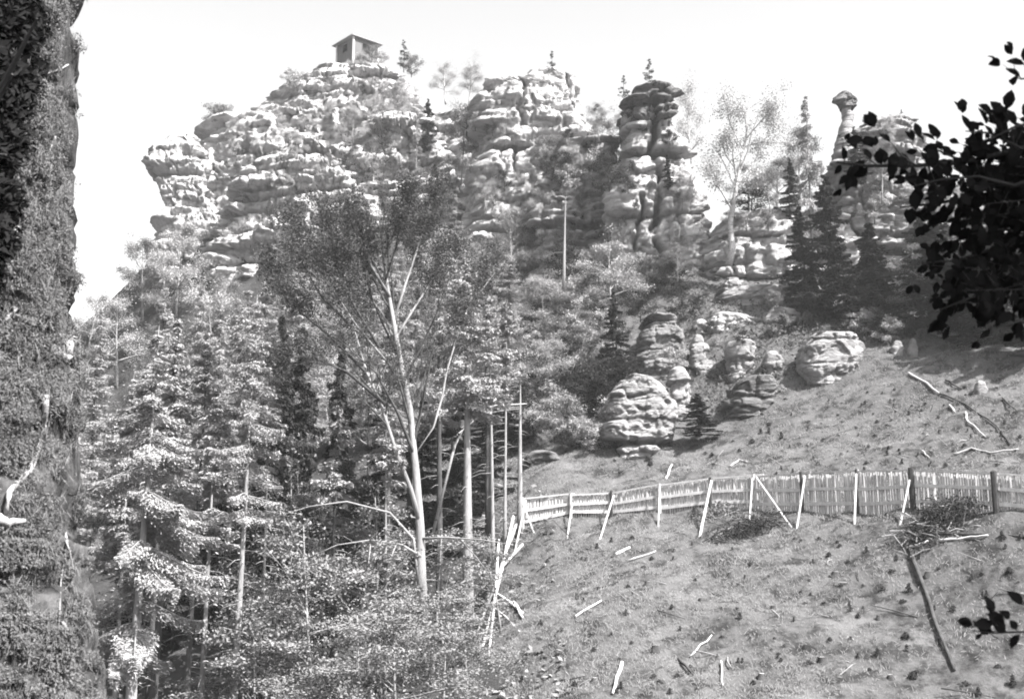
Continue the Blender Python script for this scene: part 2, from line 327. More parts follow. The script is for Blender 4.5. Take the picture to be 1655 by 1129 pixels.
rock('rock_pinnacle', 'slim rock pillar with a wide ragged mushroom cap against the sky',
     [(160,1361,1376),(170,1361,1376),(176,1360,1374),(182,1360,1380),(188,1362,1380),(196,1358,1378),(208,1354,1378),(225,1350,1384),(260,1344,1400)], 84, 1.6, 44, step=0.05, bed=(0.45, 0.8), gap=0.28, rough=0.10, blk=0.1, m='rock', p=0.9, cap=0.08, cat='rock pinnacle')
rock('pinnacle_cap', 'dark ragged capstone balanced on the slim rock pillar', [(149,1352,1378),(153,1348,1384),(158,1347,1387),(163,1352,1385),(169,1359,1378)], 83.9, 1.7, 45, m='rockdark', step=.04, bed=(.2, .4), gap=.15, rough=.2, blk=.2, p=.7, cap=.08, cat='rock')
rock('sandstone_cliff', 'far pale rock wall showing through the black leaves at the right edge',
     [(300,1560,1700),(340,1520,1720),(400,1500,1740),(500,1490,1760)], 92, 9, 47, gap=1.2, bed=(1, 2.4), step=0.16)
# lower slabs and boulders set in the slope
B = [('sandy rock slab like a steep step below the tower, pale top half', [(508,1042,1092),(522,1034,1102),(550,1026,1108),(580,1018,1112),(612,1006,1116),(640,1000,1118)], 77, 4.5, 51, 'rockmid', 0.4),
 ('big round banded boulder bulging from the slope above the fence', [(608,1004,1058),(616,992,1072),(635,978,1084),(660,970,1088),(700,970,1086),(718,976,1078),(732,988,1060)], 69.5, 4.5, 52, 'rock', 0.7),
 ('low round capped rock with a dark scooped underside, right of the slope gully', [(538,1302,1376),(552,1290,1392),(575,1288,1392),(596,1292,1384),(612,1302,1366),(626,1312,1350)], 66.5, 4.0, 53, 'rock', 0.35),
 ('small upright ribbed rock with black left side in the slope', [(545,1180,1216),(560,1172,1226),(590,1170,1230),(612,1174,1228)], 71, 2.6, 54, 'rock', 0.5),
 ('white faced small rock between the ribbed rock and the capped rock', [(572,1236,1260),(580,1232,1266),(600,1234,1264),(608,1240,1256)], 69, 1.6, 55, 'rock', 0.2),
 ('flat sandstone slab under the long low rock wall', [(462,1170,1350),(470,1162,1360),(488,1160,1340),(496,1168,1300)], 80.5, 3.5, 56, 'rock', 0.9),
 ('boulder carrying the foot of the white birch', [(424,1150,1186),(432,1142,1192),(446,1146,1190),(456,1154,1180)], 82, 2.6, 57, 'rockdark', 0.2),
 ('pale boulder wedged beneath the birch boulder', [(452,1166,1198),(464,1160,1204),(484,1160,1202),(492,1168,1196)], 81, 2.2, 58, 'rock', 0.4),
 ('shallow grey rock dome in the slope left of the planted rows', [(610,1200,1250),(622,1180,1262),(645,1176,1256),(668,1180,1236),(680,1190,1222)], 67.5, 3.2, 59, 'rockdark', 0.3),
 ('pale rock rib between slab and ribbed rock', [(545,1118,1136),(556,1112,1140),(580,1114,1142),(600,1118,1140)], 73, 1.6, 61, 'rock', 0.3),
 ('pale block lying above the black leaves under the right hand trees', [(515,1508,1560),(520,1500,1580),(535,1504,1578),(545,1512,1570)], 67, 2.0, 62, 'rock', 0.3),
 ('small dome shaped stone on the slope near the right edge', [(622,1576,1592),(628,1572,1597),(640,1574,1596)], 60, 0.8, 63, 'rock', 0.1),
 ('pale ledge of rock among bushes left of the tall bare pole tree', [(448,880,930),(454,868,946),(470,872,940),(490,878,930)], 88.5, 3.0, 64, 'rock', 0.5),
 ('dark rock step behind the fence beside the pale pole tree', [(735,850,900),(742,842,912),(756,846,906)], 66.3, 2.0, 65, 'rockdark', 0.5),
 ('white stone lying in the slope right of the capped rock', [(558,1442,1458),(562,1438,1462),(576,1442,1458)], 67, 0.8, 66, 'rock', 0.1),
 ('second white stone lying right of the first one under the dark tree', [(556,1470,1480),(562,1466,1484),(580,1468,1480)], 66.5, 0.8, 67, 'rock', 0.1),
 ('grey ledgy rock beside the sandy slab and the fir bush', [(600,1082,1106),(612,1078,1120),(640,1080,1122),(680,1084,1118)], 71, 2.0, 68, 'rock', 0.4),
 ('long low pale ledge in the bank above the ribbed rock', [(508,1150,1210),(514,1140,1232),(526,1138,1236),(534,1146,1226)], 75, 2.0, 71, 'rockpale', 0.4),
 ('pale stepped outcrop above the low capped rock', [(500,1240,1290),(506,1232,1304),(518,1230,1300),(526,1240,1292)], 75, 1.8, 72, 'rockpale', 0.4),
 ('square pale stone high on the bank left of the ribbed rock', [(520,1122,1142),(526,1118,1148),(542,1120,1146)], 75, 1.2, 73, 'rockpale', 0.3),
 ('flat grey ledge between the ribbed rock and the grey dome', [(588,1128,1160),(593,1122,1166),(604,1126,1162)], 71, 1.2, 74, 'rock', 0.3)]
for lb, pf, Yb, dp, sd, mm, gg in B:
    cx_ = (pf[-1][1]+pf[-1][2])/2; Yb = gp(cx_, pf[-1][0]-3).y+(-.9 if 'round banded' in lb else .8 if 'slab like' in lb else -.1); wd_ = max(q[2]-q[1] for q in pf); cm = sum(q[1]+q[2] for q in pf)/2/len(pf); nh = len(pf)//2
    pf = [q if i < nh else (q[0], min(q[1], cm-.36*wd_), max(q[2], cm+.36*wd_)) for i, q in enumerate(pf)]+[(pf[-1][0]+14, cm-.34*wd_, cm+.34*wd_)]
    rock('boulder', lb, pf, Yb, dp, sd, step=0.06, bed=(0.5, 1.4), gap=gg*.6, rough=0.2, m=mm, p=0.6, cap=0.3, cat='rock', blk=0.3)
bankob = rock('earth_bank', None, [(-420,-300,60),(-300,-500,90),(-100,-600,120),(100,-600,136),(400,-700,138),(700,-700,142),(1000,-800,144),(1300,-900,150),(1700,-900,160)], 8.0, 3.0, 77, step=0.045, bed=(3, 6), gap=0.0, rough=0.14, m='bank', p=0.8, kind='structure', blk=0.05, cap=0.5, rnd=0.0)
BANK = TREES.pop()

# ------------------------------------------------------------------ foliage
def leaves(P, N, size, asp, rs, jit=0.7, up=None):
    n = len(P); nrm = N+rs.normal(0, jit, (n, 3)); nrm /= np.linalg.norm(nrm, axis=1)[:, None]+1e-9
    d = rs.normal(0, 1, (n, 3)) if up is None else up+rs.normal(0, 0.35, (n, 3))
    d -= nrm*np.sum(d*nrm, 1)[:, None]; d /= np.linalg.norm(d, axis=1)[:, None]+1e-9
    e = np.cross(nrm, d); L = (size*rs.uniform(0.6, 1.4, n))[:, None]
    v = np.stack([P-d*L/2, P+e*L*asp/2-d*L*0.05, P+d*L/2, P-e*L*asp/2-d*L*0.05], 1).reshape(-1, 3)
    return v, np.arange(4*n).reshape(n, 4)
def sub(rs, a, b): return rs.uniform(a, b)
def grow(limbs, rs, levels=2, kids=(7, 6), ratio=0.5, ang=0.8, upb=0.25, grav=0.0, t0=0.25):
    """limbs: list of (pts, r0, r1). returns all (pts, radii) and terminal twigs"""
    allb = []; cur = []
    for pts, r0, r1 in limbs:
        rr = list(np.linspace(r0, r1, len(pts))); allb.append((pts, rr)); cur.append((pts, r0, r1))
    for lv in range(levels):
        nxt = []
        for pts, r0, r1 in cur:
            pa = np.array([tuple(p) for p in pts]); seg = np.linalg.norm(np.diff(pa, axis=0), axis=1); Lt = seg.sum(); cs = np.concatenate([[0], np.cumsum(seg)])/max(Lt, 1e-6)
            for k in range(kids[lv]):
                t = t0+(1-t0)*(k+rs.random())/kids[lv]
                p = np.array([np.interp(t, cs, pa[:, j]) for j in range(3)]); i = min(len(pa)-2, int(np.searchsorted(cs, t, 'right')-1)); i = max(i, 0)
                d = (pa[i+1]-pa[i])/max(seg[i], 1e-6)
                q = rs.normal(0, 1, 3); q -= d*q.dot(d); q /= np.linalg.norm(q)+1e-9
                a = ang*rs.uniform(0.6, 1.3); nd = d*math.cos(a)+q*math.sin(a)+np.array([0, 0, upb]); nd /= np.linalg.norm(nd)
                ln = Lt*ratio*rs.uniform(0.5, 1.2)*(1.15-0.6*t); rad = max(0.006, (r0+(r1-r0)*t)*0.55)
                P2 = [p]
                for s_ in range(3):
                    nd = nd+rs.normal(0, 0.14, 3)+np.array([0, 0, -grav]); nd /= np.linalg.norm(nd); P2.append(P2[-1]+nd*ln/3)
                nxt.append((P2, rad, rad*0.25)); allb.append((P2, list(np.linspace(rad, rad*0.25, 4))))
        cur = nxt
    return allb, cur
def twigs_leaves(tw, rs, per, spread, size, asp, flat=0.5, jit=0.7, asc=0.0):
    P = []
    for pts, a, b in tw:
        pa = np.array(pts); t = rs.random(per)**0.7*(len(pa)-1); i = np.minimum(t.astype(int), len(pa)-2); f = (t-i)[:, None]
        P.append(pa[i]*(1-f)+pa[i+1]*f+rs.normal(0, 1, (per, 3))*np.array([spread, spread, spread*flat]))
    P = np.concatenate(P); N = np.tile(np.array([0, 0, 1.0]), (len(P), 1))
    return leaves(P, N, size, asp, rs, jit)
def tree_obj(name, base, limbs, seed, lm, bm, **k):
    """limbs in world space relative to base"""
    rs = np.random.default_rng(seed)
    root = empty(name, base)
    g = dict(levels=2, kids=(7, 6), ratio=0.5, ang=0.8, upb=0.25, grav=0.0, t0=0.25); g.update({q: k.pop(q) for q in list(k) if q in g})
    lf = dict(per=30, spread=0.35, size=0.13, asp=0.6, flat=0.5, jit=0.7); lf.update({q: k.pop(q) for q in list(k) if q in lf})
    trunkn = k.pop('trunk', 1)
    allb, tw = grow(limbs, rs, **g)
    mb = MB()
    for pts, rr in allb[:trunkn]: mb.tube(pts, rr, 9)
    mb.build('trunk', M[bm], root, True)
    mb = MB()
    for pts, rr in allb[trunkn:]: mb.tube(pts, rr, 5 if rr[0] > 0.03 else 3, cap=False)
    if mb.v: mb.build('branches', M[k.get('brm', bm)], root, True)
    v, f = twigs_leaves(tw, rs, **lf)
    mesh('foliage', v, f, M[lm], root)
    return root
def wob(rs, h, lean=0.05, nseg=7, w=0.02):
    p = np.zeros(3); out = [p.copy()]; d = np.array([rs.normal(0, lean), rs.normal(0, lean), 1.0])
    for i in range(nseg): d[:2] += rs.normal(0, w, 2); p = p+d*h/nseg; out.append(p.copy())
    return out
def broad(name, h, r, seed, lm='leafb', bm='bark', base=0.25, nl=9, rad=None, per=34, size=0.13, spread=0.32, flat=0.55, up=0.9, kids=(6, 5), jit=0.8, grav=0.02, asp=0.6):
    rs = np.random.default_rng(seed); tr = wob(rs, h*0.9); rad = rad or h*0.013
    limbs = [(tr, rad, rad*0.2)]; ta = np.array(tr)
    for i in range(nl):
        t = base+(0.93-base)*(i+rs.random()*0.8)/nl; p = np.array([np.interp(t*7, range(8), ta[:, j]) for j in range(3)])
        a = i*2.4+rs.uniform(-.4, .4); ln = r*(1.05-0.55*abs(t-0.45)/0.55)*rs.uniform(0.65, 1.1)*(1 if t < .8 else .7)
        d = np.array([math.cos(a), math.sin(a), up*rs.uniform(0.3, 1.2)*(0.4+t)]); d /= np.linalg.norm(d); P = [p]
        for s_ in range(4): d = d+rs.normal(0, 0.1, 3)+np.array([0, 0, -grav]); d /= np.linalg.norm(d); P.append(P[-1]+d*ln/4)
        limbs.append((P, rad*(1-t)*0.6+0.02, 0.012))
    rootless = limbs[1:]
    return tree_obj(name, (0, 0, 0), limbs, seed, lm, bm, kids=kids, ratio=0.45, ang=0.75, upb=0.12, t0=0.3, per=per, spread=spread, size=size, asp=asp, flat=flat, jit=jit)
def spruce(name, h, r, seed, lm='needle', bm='bark', base=0.35, dens=1.0, rad=None, droop=0.35, sz=0.16, sticks=True, gapp=0.12, whorl=0.55, asp=0.4):
    rs = np.random.default_rng(seed); root = empty(name); tr = wob(rs, h, 0.012, 7, 0.004); ta = np.array(tr); rad = rad or h*0.0115
    mb = MB(); mb.tube(tr, list(np.linspace(rad, 0.006, 8)), 9); mb.build('trunk', M[bm], root, True)
    mb = MB(); PP = []; NN = []; UU = []
    def c(t): return np.array([np.interp(t*7, range(8), ta[:, j]) for j in range(3)])
    z = base*h
    while z < h*0.985:
        t = z/h; u = (t-base)/(1-base); L0 = r*((1-u)**0.75)*(0.55+0.45*min(1, u*4+0.3))
        for k in range(rs.integers(4, 7)):
            if rs.random() < gapp: continue
            a = rs.uniform(0, 2*math.pi); L = max(0.15, L0*rs.uniform(0.6, 1.15)); p = c(t)+np.array([0, 0, rs.uniform(-.2, .2)])
            e = np.array([math.cos(a), math.sin(a), 0]); s_ = np.linspace(0, 1, 6)
            pts = [p+e*L*q+np.array([0, 0, L*(0.12*q-droop*1.6*q**1.6+droop*0.9*q**3)]) for q in s_]
            mb.tube(pts, list(np.linspace(0.012+0.012*L, 0.005, 6)), 4, cap=False)
            n = 14+int(110*dens*(L+0.3)**1.4); q = rs.random(n)**0.8; pa = np.array(pts); ii = np.minimum((q*5).astype(int), 4); f = (q*5-ii)[:, None]
            b = pa[ii]*(1-f)+pa[ii+1]*f; lat = np.array([-e[1], e[0], 0]); wd = (0.10+0.30*L*(1-q)*np.minimum(1, q*4+0.1)); o = rs.uniform(-1, 1, n)*wd
            hang = np.abs(rs.normal(0, 1, n))*(0.06+0.05*L)
            P = b+lat*o[:, None]+np.array([0, 0, -1.0])*(hang+0.25*np.abs(o))[:, None]
            PP.append(P); NN.append(np.tile(np.array([0, 0, 1.0])+e*0.35, (n, 1))); UU.append(e*0.5+lat*np.sign(o)[:, None]*0.6+np.array([0, 0, -0.5]))
        z += whorl*rs.uniform(0.7, 1.3)*(0.6+0.5*(1-u))
    if sticks:
        z = h*0.06
        while z < base*h:
            a = rs.uniform(0, 6.28); L = rs.uniform(0.3, 1.3); p = c(z/h); e = np.array([math.cos(a), math.sin(a), 0])
            mb.tube([p, p+e*L*0.5+np.array([0, 0, -0.05*L]), p+e*L+np.array([0, 0, -0.25*L])], [0.018, 0.012, 0.004], 4, cap=False); z += rs.uniform(0.12, 0.45)
    mb.build('branches', M['bark' if sticks else 'barkd'], root, True)
    v, f = leaves(np.concatenate(PP), np.concatenate(NN), sz, asp, rs, 0.5, np.concatenate(UU)); mesh('foliage', v, f, M[lm], root)
    return root
placed = {}
def put(proto, p, s=1.0, rz=None, label=None, cat=None, group=None, sxy=None):
    if proto not in placed: placed[proto] = 1; o = proto
    else: o = copy_tree(proto)
    o.location = p; o.rotation_euler.z = random.uniform(0, 6.28) if rz is None else rz
    o.scale = (sxy or s, sxy or s, s)
    return tag(o, label, cat, group)

# prototypes (all ten metres tall unless said)
PB = [broad('broadleaf_tree', 10, 3.4, 100+i, lm=('leafb', 'leafm', 'leafb')[i], bm='bark', size=0.12, per=42, spread=0.36) for i in range(3)]
PS = [spruce('spruce_tree', 10, 2.0, 120+i, base=0.12, sticks=False, sz=0.13, asp=.3, dens=1.4) for i in range(2)]
PT = [spruce('tall_spruce', 18, 2.3, 130+i, base=0.5, sz=0.13, asp=.3, dens=1.5, bm='barkd') for i in range(3)]
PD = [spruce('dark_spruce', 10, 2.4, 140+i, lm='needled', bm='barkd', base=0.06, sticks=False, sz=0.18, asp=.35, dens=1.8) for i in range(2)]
PU = [broad('young_beech', 6, 2.6, 150+i, lm='leafm', bm='bark', base=0.3, nl=8, up=0.35, flat=0.14, size=0.10, per=26, spread=0.30, rad=0.07, jit=0.45) for i in range(3)]
PSH = [broad('bush', 2.2, 1.1, 160+i, lm=('leafm', 'leafb', 'leafd')[i], bm='barkd', base=0.08, nl=9, up=0.8, size=0.09, per=16, spread=0.14, kids=(5, 4), rad=0.04) for i in range(3)]
PBI = [broad('birch_tree', 9, 2.0, 170+i, lm='leafb', bm='birch', base=0.3, nl=11, up=1.3, size=0.09, per=30, spread=0.28, flat=0.9, rad=0.13, grav=0.09, kids=(6, 5)) for i in range(2)]
PP_ = [spruce('small_pine', 4, 1.1, 180+i, lm='needled', base=0.15, sticks=False, sz=0.14, dens=0.45, gapp=0.35, whorl=0.5, droop=-0.05, bm='barkd') for i in range(2)]

# the forest on the left: trees stand on the hillside, none taller than the tree line seen below the cliffs
LIM = [(150,415),(190,378),(250,308),(350,312),(450,312),(550,320),(640,325),(700,345),(760,370),(850,400),(930,455),(1000,480)]
lx = [a for a, b in LIM]; ly = [b for a, b in LIM]
rs = np.random.default_rng(55)
cnt = 0
for Yr in (57, 62, 67, 72, 77, 82, 87, 92, 97, 102, 106):
    pxw = 120 if Yr < 80 else 85
    px = -60+rs.uniform(0, pxw)
    while px < (800 if Yr < 70 else 860 if Yr < 88 else 960):
        Yt = Yr+rs.uniform(-2, 2); x = (px-W/2)/F*Yt*1.0; z = gz(x, Yt)
        lim = np.interp(px+rs.uniform(-15, 15), lx, ly)+rs.uniform(0, 45); ztop = at(px, lim, Yt).z; h = ztop-z
        if 300 < px < 820 and Yr < 70 and rs.random() < 0.35: px += pxw*0.5; continue
        if h > 2.0:
            if Yr < 78:
                k = 1 if rs.random() < 0.75 else 0
                if k or Yr < 70: o = put(PT[rs.integers(3)], (x, Yt, z-0.2), min(h, rs.uniform(14, 19))/18, sxy=rs.uniform(0.85, 1.15), label='tall forest spruce with a bare lower trunk in the dark wood below the cliffs', cat='tree', group='tall spruces in the left wood')
                else: o = put(PB[rs.integers(3)], (x, Yt, z-0.2), min(h, rs.uniform(9, 13))/10, label='bright leafy tree of the wooded slope below the hut cliffs', cat='tree', group='broadleaf trees of the left wood')
            elif rs.random() < 0.6: put(PB[rs.integers(3)], (x, Yt, z-0.2), min(h, rs.uniform(6, 10))/10, label='bright leafy tree of the wooded slope below the hut cliffs', cat='tree', group='broadleaf trees of the left wood')
            else: put(PS[rs.integers(2)], (x, Yt, z-0.2), min(h, rs.uniform(7, 12))/10, label='full sunlit spruce of the wooded slope below the hut cliffs', cat='tree', group='sunlit spruces of the left wood')
            cnt += 1
        px += pxw*rs.uniform(0.6, 1.2)
# near spruces at the left with their trunks in view
def single(kind, px, Y, pytop, label, pybase=None, cat='tree', **k):
    x = (px-W/2)/F*Y; z = gz(x, Y) if pybase is None else at(px, pybase, Y).z
    if pybase is None: x = at(px, 800, Y).x
    else: x = at(px, pybase, Y).x
    ht = at(px, pytop, Y).z-z
    f = spruce if kind == 's' else broad
    o = f(k.pop('name', 'spruce_tree' if kind == 's' else 'broadleaf_tree'), ht, **k); o.location = (x, Y, z-0.15)
    return tag(o, label, cat)
single('s', 226, 40, 520, 'big near spruce with a bright trunk and heavy drooping boughs at the left', name='drooping_spruce', r=3.4, seed=201, base=0.40, dens=4.5, rad=0.25, droop=0.6, sz=0.12, whorl=0.75, asp=0.32)
single('s', 389, 42, 470, 'slender spruce with a long pale trunk full of short dead sticks', name='spruce_tree', r=1.7, seed=202, base=0.58, dens=2.2, rad=0.16, droop=0.4, sz=0.11, asp=.3)
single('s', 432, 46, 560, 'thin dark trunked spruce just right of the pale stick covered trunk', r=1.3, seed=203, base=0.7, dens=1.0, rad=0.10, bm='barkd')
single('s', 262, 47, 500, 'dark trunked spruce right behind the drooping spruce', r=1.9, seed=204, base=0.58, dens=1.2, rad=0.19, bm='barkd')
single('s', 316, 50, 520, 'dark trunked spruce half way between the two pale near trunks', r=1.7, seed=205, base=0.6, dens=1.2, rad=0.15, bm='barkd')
single('s', 338, 45, 620, 'short crowned spruce with a sunlit lower trunk', r=1.5, seed=206, base=0.62, dens=1.3, rad=0.13)
single('s', 205, 52, 600, 'thin spruce left of the drooping spruce', r=1.4, seed=207, base=0.5, dens=1.0, rad=0.12)
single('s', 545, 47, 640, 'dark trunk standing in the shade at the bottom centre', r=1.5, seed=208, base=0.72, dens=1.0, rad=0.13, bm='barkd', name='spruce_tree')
single('s', 628, 46, 640, 'thin trunk with whiskers just left of the forked beech', r=1.2, seed=209, base=0.75, dens=0.8, rad=0.09)
single('s', 758, 52, 400, 'thick grey trunked spruce right of the forked beech', r=2.2, seed=210, base=0.58, dens=1.2, rad=0.27)
single('s', 798, 57, 470, 'slim spruce trunk next to the thick grey trunked spruce', r=1.3, seed=211, base=0.66, dens=1.0, rad=0.11)
single('s', 816, 58, 480, 'second slim spruce trunk, closest to the pale pole tree', r=1.2, seed=212, base=0.68, dens=1.0, rad=0.10)
single('s', 840, 59.5, 560, 'straight pale pole tree at the left end of the fence', r=0.7, seed=213, base=0.90, dens=0.5, rad=0.16, name='bare_tree')
single('s', 911, 84, 262, 'tall thin bare pine pole in front of the ledgy wall', r=1.6, seed=214, base=0.82, dens=0.7, rad=0.13, pybase=468, name='pine_tree', droop=0.0)
# the forked beech
def pxl(lst, Y, base): return [np.array(tuple(at(a, b, Y+(c if c else 0))))-np.array(base) for a, b, c in lst]
bz = at(684, 1010, 46); base = (bz.x, 46, bz.z)
LB = [(pxl([(684,1010,0),(681,930,0),(679,850,0),(672,760,0),(662,660,0),(648,590,0),(636,520,0),(626,462,0),(618,400,0),(612,340,0)], 46, base), 0.20, 0.025),
 (pxl([(680,850,0),(664,790,-.3),(640,730,-.6),(615,650,-.8),(592,600,-.5),(572,530,0),(560,470,.5)], 46, base), 0.10, 0.015),
 (pxl([(668,740,0),(700,690,.4),(715,640,.7),(722,600,1),(740,540,1.2),(770,480,1.5),(800,440,1.6)], 46, base), 0.055, 0.01),
 (pxl([(657,630,0),(630,590,-.5),(600,555,-1),(572,520,-1.4),(540,470,-1.6),(500,420,-1.8)], 46, base), 0.055, 0.01),
 (pxl([(645,570,0),(620,510,.5),(590,470,1),(560,420,1.4),(530,370,1.8)], 46, base), 0.055, 0.01),
 (pxl([(636,520,0),(655,460,.5),(672,410,1),(690,350,1.2),(700,310,1.2)], 46, base), 0.055, 0.01),
 (pxl([(630,480,0),(600,430,-.7),(585,380,-1),(570,340,-1)], 46, base), 0.07, 0.015),
 (pxl([(640,545,0),(668,500,1),(700,450,1.6),(730,400,2)], 46, base), 0.06, 0.015),
 (pxl([(618,470,0),(640,400,-.6),(650,340,-.8),(655,305,-.8)], 46, base), 0.05, 0.012), (pxl([(572,530,0),(520,480,.8),(480,410,1.2),(470,360,1.4)], 46, base), 0.05, 0.012),
 (pxl([(590,600,-.5),(530,540,-1),(480,500,-1.4),(440,440,-1.6)], 46, base), 0.06, 0.012), (pxl([(612,560,-.3),(570,490,-1.2),(540,420,-1.6),(535,350,-1.8)], 46, base), 0.06, 0.012),
 (pxl([(620,650,-.8),(560,600,-1.4),(510,580,-1.8),(455,590,-2),(420,600,-2)], 46, base), 0.07, 0.012)]
o = tree_obj('beech_tree', base, LB, 301, 'leafc', 'bark', trunk=8, brm='barkd', kids=(20, 10), ratio=0.36, ang=0.62, upb=0.5, t0=0.38, per=25, spread=0.20, size=0.10, asp=0.4, flat=1.0)
tag(o, 'forked smooth grey beech with a fanned dark crown in the middle of the wood', 'tree')
LB2 = [(pxl([(676,940,0),(668,870,0),(630,828,-.4),(560,810,-.8),(500,818,-1.2),(430,840,-1.5)], 45.9, base), 0.06, 0.012),
       (pxl([(683,900,0),(650,880,-.4),(600,872,-.8),(545,880,-1),(500,900,-1.2)], 45.9, base), 0.05, 0.01),
       (pxl([(683,870,0),(720,868,-.4),(780,872,-.8),(830,880,-1)], 45.9, base), 0.05, 0.01),
       (pxl([(640,880,-.5),(628,910,-.6),(622,950,-.6)], 45.9, base), 0.03, 0.008), (pxl([(740,868,-.5),(770,900,-.6),(800,940,-.6)], 45.9, base), 0.03, 0.008)]
mb = MB()
for p_, a_, b_ in LB2: mb.tube(p_, list(np.linspace(a_, b_, len(p_))), 6)
mb.build('dead_limbs', M['bark'], o, True)
b1 = at(700, 860, 55); base1 = (b1.x, 55, b1.z)
o = tree_obj('dead_tree', base1, [(pxl([(700,860,0),(735,720,0),(760,672,0),(800,655,0),(852,652,0)], 55, base1), 0.07, 0.02), (pxl([(742,700,0),(780,668,0),(840,660,0)], 55, base1), 0.04, 0.01)], 302, 'leafm', 'birch', kids=(3, 2), per=6, ratio=0.25, spread=0.12)
tag(o, 'thin white bent sapling arching right from behind the forked beech', 'tree')
# understory sprays lit by the sun
US = [(430,42,980,'low leafy beech right of the stick covered trunk'),(520,43,800,'layered young beech left of the forked trunk'),(470,44,930,'dense low beech at the bottom left centre'),
 (590,42,960,'small beech with flat sprays just below the forked beech, left side'),(650,40,940,'bright low beech under the forked beech'),(720,42,930,'leafy beech right under the forked trunk'),
 (760,44,960,'bushy beech at the edge of the cleared slope'),(560,45,840,'mid sized beech behind the dead lower limbs'),(700,47,830,'leafy beech directly behind the forked trunk'),(620,48,760,'tall young beech behind the left fork'),
 (810,50,850,'small leafy beech beside the slim spruce trunks'),(395,46,960,'low beech behind the stick covered trunk'),(480,49,730,'upper young beech at the edge of the black shade')]
for i, (px, Y, pt, lb) in enumerate(US):
    x = at(px, 900, Y).x; z = gz(x, Y); h = at(px, pt, Y).z-z
    put(PU[i % 3], (x, Y, z-0.1), max(0.5, h/6), label=lb, cat='tree', sxy=max(0.6, min(1.15, h/6)))
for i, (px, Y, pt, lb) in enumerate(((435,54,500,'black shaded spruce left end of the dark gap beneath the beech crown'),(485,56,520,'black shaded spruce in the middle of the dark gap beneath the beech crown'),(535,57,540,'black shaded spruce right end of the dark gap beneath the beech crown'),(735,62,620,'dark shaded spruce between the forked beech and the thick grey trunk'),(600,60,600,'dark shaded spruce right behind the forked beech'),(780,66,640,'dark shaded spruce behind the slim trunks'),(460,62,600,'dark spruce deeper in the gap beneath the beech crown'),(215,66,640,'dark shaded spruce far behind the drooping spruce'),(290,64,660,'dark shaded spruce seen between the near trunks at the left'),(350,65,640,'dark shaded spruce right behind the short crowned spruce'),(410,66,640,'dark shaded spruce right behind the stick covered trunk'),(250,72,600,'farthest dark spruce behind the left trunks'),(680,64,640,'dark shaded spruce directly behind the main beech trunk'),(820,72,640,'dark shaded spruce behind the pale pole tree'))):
    x = at(px, 800, Y).x; z = gz(x, Y); h = at(px, pt, Y).z-z; put(PD[i % 2], (x, Y, z-.2), h/10, label=lb, cat='tree', sxy=1.0)  # dark needles here paint the wood's black shade into the gaps
# trees on and between the cliffs
def top(px, py, h_px, proto, hp, label, cat='tree', sxy=None, group=None):
    h = hit(px, py)
    p = h[0] if h else at(px, py, 95)
    s = h_px/F*p.y/hp
    return put(proto, (p.x, p.y+0.2, p.z-0.25*s), s, label=label, cat=cat, group=group, sxy=sxy or s)
top(652, 112, 62, PP_[0], 4, 'pale thin conifer on the ridge just right of the hut')
top(720, 165, 82, PBI[0], 8.5, 'feathery birch in the saddle, left one of the pair', sxy=0.6)
top(758, 168, 84, PBI[1], 8.5, 'feathery birch in the saddle, right one of the pair', sxy=0.65)
top(892, 120, 48, PP_[1], 4, 'small crooked pine on top of the layered block')
top(1050, 150, 72, PP_[0], 4, 'sparse pine on the very top of the rock tower')
top(1008, 165, 55, PP_[1], 4, 'small pine on the left shoulder of the rock tower')
top(1085, 160, 28, PP_[0], 4, 'tiny pine at the right lip of the rock tower')
top(1460, 200, 30, PP_[1], 4, 'tiny pine at the right end of the skyline past the mushroom rock')
top(1398, 204, 26, PP_[0], 4, 'dwarf pine just right of the mushroom rock')
def stand(proto, hp, px, pyb, pyt, Y, label, cat='tree', sxy=None, group=None):
    p = at(px, pyb, Y); s = (at(px, pyt, Y).z-p.z)/hp
    return put(proto, p, s, label=label, cat=cat, sxy=sxy or s, group=group)
stand(PBI[0], 8.5, 1125, 330, 120, 90, 'thin birch rising behind the right side of the rock tower', sxy=0.8)
bb = at(1180, 428, 82.5); bb = (bb.x, 82.5, bb.z)
o = tree_obj('birch_tree', bb, [(pxl([(1178,428,0),(1184,400,0),(1180,360,0),(1187,320,0),(1196,270,0),(1206,220,0),(1212,160,0)], 82.5, bb), 0.26, 0.04),
 (pxl([(1184,340,0),(1160,300,-.5),(1150,270,-1)], 82.5, bb), 0.08, 0.02),(pxl([(1190,300,0),(1220,260,.5),(1245,210,.8)], 82.5, bb), 0.08, 0.02),(pxl([(1200,240,0),(1180,200,-.5),(1172,165,-.8)], 82.5, bb), 0.06, 0.02),
 (pxl([(1194,280,0),(1172,250,.8),(1166,220,1)], 82.5, bb), 0.06, 0.02),(pxl([(1205,225,0),(1235,190,-.8),(1250,170,-1)], 82.5, bb), 0.05, 0.02),(pxl([(1188,320,0),(1210,300,-1),(1225,290,-1.4)], 82.5, bb), 0.05, 0.02)],
 305, 'leafb', 'birch', kids=(8, 5), ratio=0.42, upb=0.2, grav=0.12, per=40, spread=0.30, size=0.13, flat=0.9, t0=0.4)
tag(o, 'white stemmed birch standing on a boulder between tower and low rock wall', 'tree')
stand(PS[0], 10, 1318, 500, 150, 79, 'tall thin topped spruce left of the mushroom pinnacle', sxy=1.05)
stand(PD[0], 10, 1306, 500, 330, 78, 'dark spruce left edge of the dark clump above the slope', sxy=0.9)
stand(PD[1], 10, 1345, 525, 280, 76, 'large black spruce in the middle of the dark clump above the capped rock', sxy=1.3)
stand(PD[0], 10, 1400, 530, 360, 75, 'dark spruce right part of the dark clump above the capped rock', sxy=1.5)
